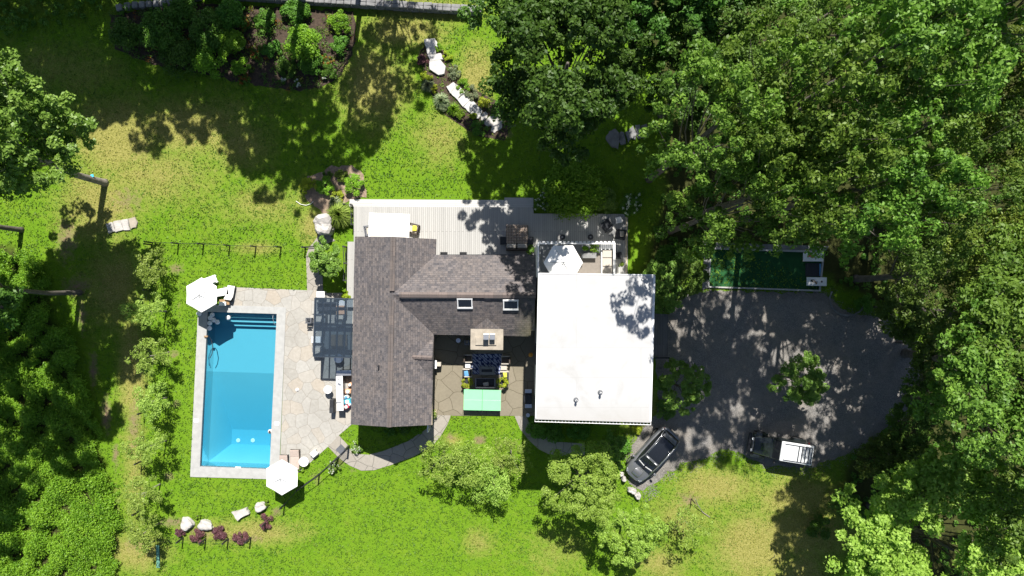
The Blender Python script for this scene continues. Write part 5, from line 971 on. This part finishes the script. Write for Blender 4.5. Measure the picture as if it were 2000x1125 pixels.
rtable('round_table', 'round white table on the patio left of the outdoor bar', 640, 761, .31, .72, 'white', 'line')
# under and beside the pergola
table('table', 'small white table at the upper left corner of the glass pergola', 626, 575, .6, .45, .72, 'white', 'line'); shrub('yellow green potted plant between pergola and house wall', 678, 577, .45, .7, 'lime', 300, cat='potted plant', name='potted_plant', leaf=.1)
armchair('cream sofa under the left side of the glass pergola', 625, 622, .7, 1.0, 'gfr', 'cream', R_(90), name='sofa', cat='sofa'); armchair('grey cushioned sofa under the top of the glass pergola', 640, 596, 1.6, .7, 'grey', 'blueg', R_(180)) if 'blueg' in M else armchair('grey cushioned sofa under the top of the glass pergola', 640, 599, 1.5, .7, 'grey', 'charcoal', R_(180), name='sofa', cat='sofa')
armchair('peach cushioned chair under the glass pergola nearest the house', 667, 606, .7, .7, 'wood', 'peach', R_(180)); armchair('cream armchair under the middle of the glass pergola', 664, 624, .7, .7, 'grey', 'cream', 0); table('low_table', 'low brown table under the lower half of the glass pergola', 662, 668, 1.2, 1.1, .4, 'wood', 'woodd')
lounger('white striped lounge chair under the lower left of the pergola', 620, 664, .9, .5, 'line', 'cloth', R_(90)); rtable('round_table', 'round white table under the upper right of the pergola', 667, 594, .3, .5, 'white', 'line')
t = armchair('pale grey bench under the lower edge of the glass pergola', 622, 684, .8, .5, 'grey', 'cream', 0, name='bench', cat='bench')
rtable('round_table', 'pale round table half hidden by the lower pergola edge', 661, 700, .35, .6, 'steel', 'grey')
# outdoor bar
bar_ = thing('outdoor_bar', 'long white topped outdoor bar counter with a sink beside the house wall', 'bar counter', (*G(660, 770)[:2], 0)); k = 1 - 1.0 / H
def Q(px, py, z): p = P(px, py, z); return p[0] - bar_.location.x, p[1] - bar_.location.y
MB().prism([Q(656, 735, 1), Q(669, 734, 1), Q(671, 802, 1), Q(658, 802, 1)], .96, 1.0).build('counter_top', M['white'], bar_); MB().prism([Q(656.5, 724, .98), Q(686, 723, .98), Q(686, 733.4, .98), Q(656.5, 734, .98)], .92, .96).build('side_counter', M['steel'], bar_)
MB().prism([Q(657.5, 736, 1), Q(668, 736, 1), Q(669.5, 801, 1), Q(659.5, 801, 1)], 0, .955).build('cabinet', M['grey'], bar_); MB().prism([Q(657.5, 725, .98), Q(684, 724, .98), Q(684, 732, .98), Q(657.5, 732.5, .98)], 0, .915).build('side_cabinet', M['dark'], bar_)
x, y = Q(662.5, 751, 1); MB().lathe((x, y, 1.002), [(.11, 0), (.13, .012), (.1, .02), (.05, .006)], 20).build('sink', M['steel'], bar_); x, y = Q(660, 740, 1.1)
MB().tube([(x, y, 1.0), (x, y, 1.25), (x + .12, y - .03, 1.28), (x + .16, y - .05, 1.2)], .018, 8).build('tap', M['chrome'], bar_); x, y = Q(661, 786.5, 1.02); MB().box((x, y, 1.015), (.38, .08, .03), bev=.01).build('handle_bar', M['grey'], bar_)
t = thing('grill', 'black grill cart at the lower end of the bar counter', 'grill', (*G(653, 790)[:2], 0)); MB().box((0, 0, .45), (.3, 1.0, .7), bev=.03).build('body', M['dark'], t); MB().box((0, -.3, .83), (.3, .4, .06), bev=.02).build('lid', M['charcoal'], t); legs(t, .3, 1.0, .12, 'grey')
for i, (x, y, s, m_, l) in enumerate([(679, 765, .45, 'peach', 'peach coloured crate among the toys right of the bar'), (678, 785, .5, 'tealp', 'blue pool toy in the heap right of the bar'), (676, 776, .35, 'ball', 'white pool toy in the heap right of the bar'), (676, 795, .4, 'redp', 'dark red pool toy lowest in the heap right of the bar'), (683, 752, .35, 'peach', 'small pink box above the toys right of the bar'), (683, 790, .3, 'blue', 'small light blue toy next to the house wall')]):
    t = thing('pool_toy' if i % 4 else 'toy_crate', l, 'toy', (*P(x, y, .5)[:2], 0), .2 * i, 'toys heaped beside the bar'); MB().box((0, 0, .25), (s, s * .8, .5), bev=.08).build('body', M[m_], t); MB().lathe((0, 0, .5), [(s * .3, 0), (s * .32, .05), (s * .2, .1)], 12).build('top', M['ball' if m_ != 'ball' else 'blue'], t)
# deck furniture
armchair('dark wooden deck chair with a yellow cushion right of the rectangular parasol', 808, 447, .75, .78, 'woodd', 'cream', R_(75), ZD, slats=True, pillow='yellow', name='deck_chair', cat='deck chair'); armchair('dark wooden deck chair left of the rectangular parasol', 722, 450, .75, .7, 'grey', 'cream', R_(-80), ZD, slats=True, name='deck_chair', cat='deck chair')
table('dining_table', 'white dining table below the rectangular parasol', 760, 446, 1.9, .95, .74, 'white', 'grey', z=ZD)
for x, l in ((867, 'left'), (905, 'right')): armchair('dark chair top peeking over the roof edge, the %s one' % l, x, 499, .5, .5, 'dark', 'charcoal', R_(180), ZD, slats=True, name='deck_chair', cat='deck chair', group='chairs peeking over the roof edge')
db = thing('daybed', 'brown tufted double daybed with two white pillows on the deck', 'daybed', (*P(1009.5, 462, ZD + .5)[:2], ZD)); MB().box((0, 0, .16), (1.6, 1.75, .2), bev=.02).build('frame', M['woodd'], db)
for s in (-1, 1):
    m = MB()
    for i in range(4):
        for j in range(7): m.box((s * .395 - .29 + i * .193, .79 - j * .2, .36), (.196, .203, .17), bev=.05)
    m.build('mattress', M['brown'], db); MB().box((s * .4, -.70, .44), (.72, .34, .2), bev=.07).build('pillow', M['cream'], db)
MB().box((0, -.98, .35), (1.62, .1, .6), bev=.02).build('headboard', M['woodd'], db); legs(db, 1.6, 1.75, .1, 'woodd')
for x, l in ((983, 'left'), (1036, 'right')): table('side_table', 'dark square side table on the %s of the brown daybed' % l, x, 470, .46, .58, .4, 'charcoal', 'dark', z=ZD, group='side tables of the daybed')
shrub('leafy potted plant between the daybed and the terrace wall', 1038, 488, .5, .8, 'glossy', 310, cat='potted plant', name='potted_plant', leaf=.1)
for x, l in ((1098.5, 'left'), (1153.5, 'right')):
    c = P(x, 463, ZD + .5); t = thing('stool', 'round dark stool on the shaded deck, the %s one' % l, 'stool', (c[0], c[1], ZD), 0, 'round dark stools on the shaded deck'); MB().lathe((0, 0, .46), [(.18, 0), (.21, .03), (.21, .06), (.15, .08)], 20).build('seat', M['charcoal'], t); MB().lathe((0, 0, 0), [(.17, 0), (.04, .05), (.035, .46)], 12).build('pedestal', M['dark'], t); MB().cyl((0, 0, .545), .06, .012, 12).build('button', M['grey'], t)
armchair('dark armchair turned like a diamond at the right end of the deck', 1184.5, 441, .75, .75, 'charcoal', 'charcoal', R_(40), ZD); rtable('round_table', 'round grey table between the dark armchairs on the deck', 1194, 454, .3, .45, 'rockg', 'grey', ZD); armchair('dark armchair with a pale pillow at the right deck edge', 1212, 458, .75, .7, 'charcoal', 'charcoal', R_(80), ZD, pillow='cream')
table('table', 'small white square table at the upper right deck corner', 1208.5, 429.5, .42, .46, .45, 'white', 'line', R_(12), ZD); armchair('dark chair in the shade right of the terrace wall', 1206, 499, .5, .5, 'charcoal', 'charcoal', R_(90), ZD); shrub('reddish potted plant on the deck strip right of the terrace', 1212, 518, .4, .6, 'olive', 311, cat='potted plant', name='potted_plant', leaf=.09)
# roof terrace
c = P(1132, 512, ZT); t = thing('terrace_rug', 'taupe rug on the roof terrace floor below the parasol', 'rug', (c[0] + .1, c[1] - .1, ZT + .03)); MB().box((0, 0, .012), (2.9, 1.5, .02)).build('rug', M['rugg'], t); MB().box((0, .7, .024), (2.9, .05, .012)).build('border', M['grey'], t)
c = P(1187, 512, ZT + .45); t = thing('terrace_sofa', 'cream cushioned built in bench along the right rail of the terrace', 'bench', (c[0], c[1], ZT + .03)); MB().box((0, 0, .16), (.85, 1.75, .3), bev=.01).build('bench_frame', M['white'], t)
for i in range(3): MB().box((-.02, .56 - i * .56, .38), (.62, .52, .14), bev=.03).build('seat_cushion', M['cream'], t)
MB().box((.37, 0, .55), (.1, 1.7, .5), bev=.02).build('backrest', M['line'], t)
c = P(1128, 503, ZT + .4); table('low_table', 'grey low table on the terrace right behind the parasol', 1150, 499, 1.0, .35, .4, 'rockg', 'dark', z=ZT + .03)
for x, y, r, l in ((1143, 485, .2, 'small potted plant on the terrace, left of the bigger one'), (1160, 485, .42, 'bright green potted fern at the upper terrace rail')):
    c = P(x, y, ZT + .5); t = thing('potted_plant', l, 'potted plant', (c[0], c[1], ZT + .03)); MB().lathe((0, 0, 0), [(.13, 0), (.18, .28), (.16, .28)], 16).build('pot', M['terra'], t)
    rg = np.random.default_rng(int(x)); V, val = clump_leaves(np.array([[0, 0, .4, r * .8], [r * .4, 0, .38, r * .6], [-r * .4, .05, .38, r * .6]]), 70, .11, rg); link(quad_mesh('foliage', V, val), 'foliage', M['under'], t)
# courtyard
t = thing('patterned_rug', 'dark blue patterned rug in the shaded courtyard seating group', 'rug', (*G(950, 711)[:2], .034)); MB().box((0, 0, .01), (2.35, 1.55, .02)).build('rug', M['rug'], t)
for s in (-1, 1): MB().box((s * 1.19, 0, .012), (.05, 1.55, .022)).build('fringe', M['cream'], t)
t = table('fire_table', 'rectangular grey fire table on the blue patterned rug', 951, 724, 1.15, .62, .45, 'rockg', 'grey'); MB().box((0, 0, .46), (.8, .2, .03), bev=.01).build('burner', M['charcoal'], t)
armchair('dark courtyard sofa with striped pillows below the fire table', 948, 748, 1.5, .68, 'grey', 'charcoal', 0, name='sofa', cat='sofa', pillow='cream')
armchair('upper left courtyard armchair beside the blue rug', 914, 700, .6, .62, 'cream', 'woodd', R_(-90), group='courtyard armchairs'); armchair('left courtyard armchair with a light blue cushion', 913, 728, .62, .7, 'cream', 'charcoal', R_(-90), pillow='blue', group='courtyard armchairs')
armchair('upper right courtyard armchair beside the blue rug', 988, 703, .62, .68, 'cream', 'woodd', R_(90), group='courtyard armchairs'); armchair('right courtyard armchair with a yellow cushion', 985, 733, .62, .66, 'cream', 'charcoal', R_(90), pillow='yellow', group='courtyard armchairs')
table('side_table', 'small white side table between the left courtyard armchairs', 913.5, 714, .38, .34, .45, 'white', 'grey'); table('side_table', 'pale side table between the right courtyard armchairs', 984, 718, .45, .38, .45, 'cream', 'grey')
for x, s, l in ((912, 21, 'yellow green leafy plant at the left end of the courtyard sofa'), (981, 22, 'yellow green leafy plant at the right end of the courtyard sofa')):
    c = P(x, 747, .8); t = thing('potted_plant', l, 'potted plant', (c[0], c[1], 0), 0, 'leafy plants beside the courtyard sofa'); MB().lathe((0, 0, 0), [(.16, 0), (.22, .45), (.19, .45)], 16).build('pot', M['dark'], t)
    rg = np.random.default_rng(s); a = rg.uniform(0, 6.28, 9); V, val = clump_leaves(np.stack([np.cos(a) * .32, np.sin(a) * .28, np.full(9, .75), np.full(9, .15)], 1), 26, .17, rg); link(quad_mesh('foliage', V, val), 'foliage', M['lime'], t)
t = thing('table_tennis_table', 'mint green table tennis table with its net on the courtyard edge', 'table tennis table', (*P(942, 781.5, .76)[:2], 0), R_(-1.2))
for s in (-1, 1): MB().box((s * .69, 0, .745), (1.368, 1.525, .03), bev=.004).build('table_half', M['mint'], t); MB().box((s * .69, 0, .7615), (1.36, .008, .002)).build('centre_line', M['line'], t)
MB().box((0, 0, .835), (.012, 1.83, .15)).build('net', M['dark'], t)
for s in (-1, 1): MB().tube([(0, s * .76, .74), (0, s * .915, .76), (0, s * .915, .91)], .016, 6).build('net_post', M['dark'], t)
for x in (-1.05, -.35, .35, 1.05):
    for y in (-.6, .6): MB().box((x, y, .365), (.05, .05, .73)).build('leg', M['grey'], t)
rtable('round_table', 'small round pale table in the courtyard shade left of the chimney', 895, 665, .17, .6, 'steel', 'grey'); armchair('small pale chair in the courtyard shade next to the chimney', 912, 669, .36, .34, 'grey', 'cream', 0, slats=True, name='patio_chair', cat='chair')
t = thing('heat_pump', 'pale outdoor unit with dark base beside the courtyard door', 'outdoor unit', (*P(853, 712, .8)[:2], 0)); MB().box((0, 0, .4), (.6, .3, .72), bev=.03).build('casing', M['cream'], t); MB().box((-.05, -.24, .3), (.4, .16, .5), bev=.02).build('side_box', M['dark'], t); MB().box((-.1, 0, .79), (.2, .62, .04), bev=.01).build('lid', M['white'], t)
c = P(1032, 779, .95); t = thing('gas_grill', 'steel gas grill with a black hood on the right side of the courtyard', 'gas grill', (c[0], c[1], 0)); MB().box((0, 0, .42), (.5, .9, .78), bev=.02).build('cabinet', M['dark'], t); MB().box((0, 0, .93), (.48, .6, .26), bev=.08).build('hood', M['blackh'] if 'blackh' in M else M['charcoal'], t)
for s in (-1, 1): MB().box((0, s * .55, .84), (.5, .28, .05), bev=.01).build('side_shelf', M['steel'], t)
MB().tube([(-.28, -.25, .95), (-.28, .25, .95)], .018, 8).build('handle', M['chrome'], t)
rtable('round_table', 'small round metal table below the gas grill', 1031, 811, .15, .5, 'steel', 'grey'); c = P(1036.5, 693, .6); t = thing('heater_ball', 'orange round lantern in the shade left of the white house wall', 'lantern', (c[0], c[1], 0)); MB().lathe((0, 0, .45), [(.05, 0), (.15, .07), (.17, .16), (.12, .27), (.04, .3)], 18).build('globe', M['orange'], t, smooth=True); MB().cyl((0, 0, 0), .03, .46, 8).build('stand', M['dark'], t)
t = thing('planter', 'pale planter with dry stems at the left side of the courtyard', 'planter', (*G(850, 807)[:2], 0)); MB().box((0, 0, .2), (.3, .5, .38), bev=.02).build('box', M['trim'], t); rg = np.random.default_rng(5); V, val = clump_leaves(np.array([[0, 0, .45, .22], [0, .18, .42, .18], [0, -.18, .42, .18]]), 50, .09, rg); link(quad_mesh('foliage', V, val), 'foliage', M['olive'], t)

# ------------------------------------------------------------------ the cars
def wheel(t, x, y, r, wd):
    m = MB(); n = 24; prof = [(r * .62, -wd / 2), (r * .93, -wd / 2), (r, -wd / 2 + .03), (r, wd / 2 - .03), (r * .93, wd / 2), (r * .62, wd / 2)]
    vs = [(x + q * math.cos(2 * math.pi * i / n), y + yy, r + q * math.sin(2 * math.pi * i / n)) for q, yy in prof for i in range(n)]; fs = [(k * n + i, k * n + (i + 1) % n, (k + 1) * n + (i + 1) % n, (k + 1) * n + i) for k in range(5) for i in range(n)]
    w_ = m.add(vs, fs).build('wheel', M['rubber'], t); m = MB()
    vs = [(x, y + (wd / 2 - .04) * (1 if y > 0 else -1), r)] + [(x + r * .62 * math.cos(2 * math.pi * i / n), y + (wd / 2 - .02) * (1 if y > 0 else -1), r + r * .62 * math.sin(2 * math.pi * i / n)) for i in range(n)]
    m.add(vs, [(0, 1 + i, 1 + (i + 1) % n) for i in range(n)]).build('rim', M['steel'], w_)
def suv():
    f = P(1237, 931, .9); r = P(1314, 849, 1.2); ang = math.atan2(f[1] - r[1], f[0] - r[0])
    t = thing('parked_suv', 'grey crossover car parked nose down beside the white house', 'car', ((f[0] + r[0]) / 2, (f[1] + r[1]) / 2, .012), ang)
    # x forward; (x, half width, z top of the shoulder, z of the centre)
    S_ = [(-2.32, .48, .92, .95, .45), (-2.2, .74, .98, 1.0, .35), (-1.9, .90, 1.03, 1.05, .28), (-1.2, .93, 1.02, 1.04, .25), (0, .93, .98, 1.02, .24), (.8, .92, .96, 1.04, .24), (1.3, .92, .92, 1.0, .26), (1.75, .87, .84, .93, .28), (2.08, .74, .76, .82, .32), (2.30, .42, .66, .7, .38)]
    m = MB(); m.loft([[(x, wd * .5, zl), (x, wd * .97, zl + .03), (x, wd, (zl + zs) / 2), (x, wd * .98, zs - .08), (x, wd * .90, zs), (x, wd * .55, zc - .005), (x, 0, zc)] for x, wd, zs, zc, zl in S_]); m.build('body', M['carg'], t, sub=2)
    G_ = [(-2.12, .62, 1.02, .60, 1.06), (-1.95, .76, 1.02, .62, 1.26), (-1.55, .80, 1.0, .62, 1.50), (-.6, .82, .98, .61, 1.60), (.2, .82, .97, .60, 1.575), (.62, .80, .97, .58, 1.42), (1.05, .74, .98, .62, 1.12), (1.28, .66, .96, .60, 1.0)]
    m = MB(); m.loft([[(x, wb * .9, zb - .1), (x, wb, zb), (x, (wb + wt) / 2 + .05, (zb + zt) / 2 + .06), (x, wt + .02, zt - .04), (x, wt * .85, zt), (x, 0, zt + .015)] for x, wb, zb, wt, zt in G_]); m.build('windows', M['glass'], t, sub=2)
    for s in (-1, 1):
        MB().tube([(1.22, s * .70, .99), (.66, s * .68, 1.38), (.25, s * .66, 1.56), (-.6, s * .67, 1.60), (-1.5, s * .68, 1.50), (-1.92, s * .70, 1.28), (-2.08, s * .72, 1.06)], [.04, .045, .04, .035, .04, .05, .05], 8).build('roof_pillar', M['carg'], t, smooth=True)
        MB().tube([(.05, s * .60, 1.63), (-.6, s * .61, 1.665), (-1.45, s * .61, 1.575)], .02, 8).build('roof_rail', M['chrome'], t, smooth=True)
        MB().box((.95, s * 1.03, 1.02), (.16, .22, .13), s * -.15, bev=.04).build('mirror', M['carg'], t); MB().box((2.02, s * .62, .76), (.26, .18, .05), s * -.5, bev=.02).build('headlight', M['steel'], t); MB().box((-2.1, s * .62, .93), (.12, .24, .08), s * -.45, bev=.03).build('tail_light', M['redl'], t)
        MB().tube([(.7, s * .945, .93), (-.5, s * .95, .96), (-1.7, s * .93, 1.0)], .012, 6).build('window_trim', M['chrome'], t)
        for x in (1.42, -1.38): wheel(t, x, s * .82, .36, .22)
    MB().loft([[(x, w_ * .9, z - .02), (x, w_, z), (x, 0, z + .02)] for x, w_, z in ((-1.95, .50, 1.33), (-1.8, .58, 1.42), (-1.62, .60, 1.50))]).build('rear_spoiler', M['carg'], t)
    MB().loft([[(x, .57, z - .03), (x, .575, z), (x, 0, z + .022)] for x, z in ((.36, 1.56), (.28, 1.585), (.2, 1.6))]).build('roof_header', M['carg'], t)
    for s in (-.33, .35): MB().box((.55, s, 1.0), (.14, .5, .02), 0).build('dash_shade', M['line'], t) if False else None
    for s in (-1, 1): MB().box((.93, s * .34, 1.22), (.07, .56, .02), s * .12, ry=R_(38)).build('windshield_strip', M['line'], t); MB().box((.3, s * .36, 1.592), (.06, .2, .02)).build('roof_trim', M['line'], t)  # plain white strips across the windshield and at the roof front
    MB().tube([(1.02, -.6, 1.13), (1.12, 0, 1.15), (1.02, .6, 1.13)], .014, 6).build('wiper', M['dark'], t); MB().loft([[(x, w_, z - .01), (x, w_ * .9, z), (x, 0, z + .03)] for x, w_, z in ((1.35, .30, 1.0), (1.7, .34, .955), (2.0, .3, .87))]).build('hood_bulge', M['carg'], t, smooth=True)
    return t
suv()
def offroad():
    f = P(1463, 867, 1.0); r = P(1583, 886, 1.0); ang = math.atan2(f[1] - r[1], f[0] - r[0]); L = math.hypot(f[0] - r[0], f[1] - r[1])
    t = thing('parked_offroader', 'black off road car with a white roof parked on the driveway', 'car', ((f[0] + r[0]) / 2, (f[1] + r[1]) / 2, .012), ang)
    MB().box((-.65, 0, .88), (2.75, 1.56, .62), bev=.08).build('body', M['cark'], t)
    m = MB(); m.loft([[(x, wd, .7), (x, wd, z - .06), (x, wd * .9, z), (x, wd * .4, z + .03), (x, 0, z + .035)] for x, wd, z in ((.62, .74, 1.14), (1.0, .71, 1.13), (1.5, .66, 1.11), (1.93, .60, 1.08), (1.98, .56, 1.0))]); m.build('hood', M['cark'], t, smooth=False)
    MB().loft([[(x, wd, 1.13), (x, wd * .97, z), (x, 0, z)] for x, wd, z in ((-2.0, .73, 1.72), (.25, .74, 1.74))]).build('cabin', M['glass'], t)
    MB().loft([[(x, .70, z0), (x, .68, z1), (x, 0, z1 + .01)] for x, z0, z1 in ((.26, 1.1, 1.76), (.58, 1.1, 1.18))]).build('windshield', M['glass'], t)
    for s in (-1, 1): MB().tube([(.62, s * .72, 1.13), (.28, s * .70, 1.76)], .035, 6).build('pillar', M['cark'], t)
    MB().box((-.92, 0, 1.79), (2.36, 1.44, .14), bev=.06).build('roof', M['carw'], t)
    rk = MB()
    for s in (-1, 1): rk.tube([(.05, s * .58, 1.87), (.0, s * .58, 1.93), (-1.9, s * .58, 1.93), (-1.95, s * .58, 1.87)], .018, 8)
    rk.build('roof_rail', M['dark'], t)
    for x in (-1.0, -1.25, -1.5, -1.75, -1.95): MB().tube([(x, -.58, 1.95), (x, .58, 1.95)], .024, 8).build('roof_bar', M['dark'], t)
    for s in (-1, 1):
        for x in (1.42, -1.38):
            MB().loft([[(x + dx, 0.001, z - .04), (x + dx, .14, z - .04), (x + dx, .15, z), (x + dx, 0.0, z + .02)] for dx, z in ((-.62, .62), (-.45, .88), (0, .96), (.42, .92), (.58, .72))]).build('fender', M['cark'], t)
            o = [q for q in bpy.data.objects if q.name.startswith('fender')][-1]; o.location.y = s * .78; wheel(t, x, s * .80, .42, .27)
        MB().box((.35, s * .98, 1.22), (.14, .2, .2), bev=.04).build('mirror', M['dark'], t); MB().cyl((2.0, s * .42, .9), .11, .04, 16).build('headlight', M['lamp'], t); MB().box((1.72, s * .80, .90), (.2, .12, .06), bev=.02).build('turn_signal', M['amber'], t); MB().box((-2.05, s * .68, .95), (.08, .14, .26), bev=.02).build('tail_light', M['redl'], t)
        MB().box((.5, s * .79, .9), (.14, .03, .05)).build('door_handle', M['dark'], t); MB().tube([(.45, s * .66, 1.13), (.75, s * .5, 1.16)], .012, 6).build('wiper', M['dark'], t)
    MB().box((2.16, 0, .62), (.2, 1.6, .2), bev=.05).build('front_bumper', M['dark'], t); MB().box((2.0, 0, .88), (.06, 1.0, .36), bev=.02).build('grille', M['grey'], t); MB().box((-2.12, 0, .6), (.16, 1.5, .2), bev=.04).build('rear_bumper', M['dark'], t)
    m = MB(); n = 24; prof = [(.2, -.12), (.37, -.12), (.40, -.08), (.40, .08), (.37, .12), (.2, .12)]; vs = [(-2.24 + yy, q * math.cos(2 * math.pi * i / n), 1.12 + q * math.sin(2 * math.pi * i / n)) for q, yy in prof for i in range(n)]
    fs = [(k * n + i, k * n + (i + 1) % n, (k + 1) * n + (i + 1) % n, (k + 1) * n + i) for k in range(5) for i in range(n)] + [tuple(range(n)), tuple(range(5 * n, 6 * n))]; m.add(vs, fs).build('spare_wheel', M['rubber'], t)
offroad()
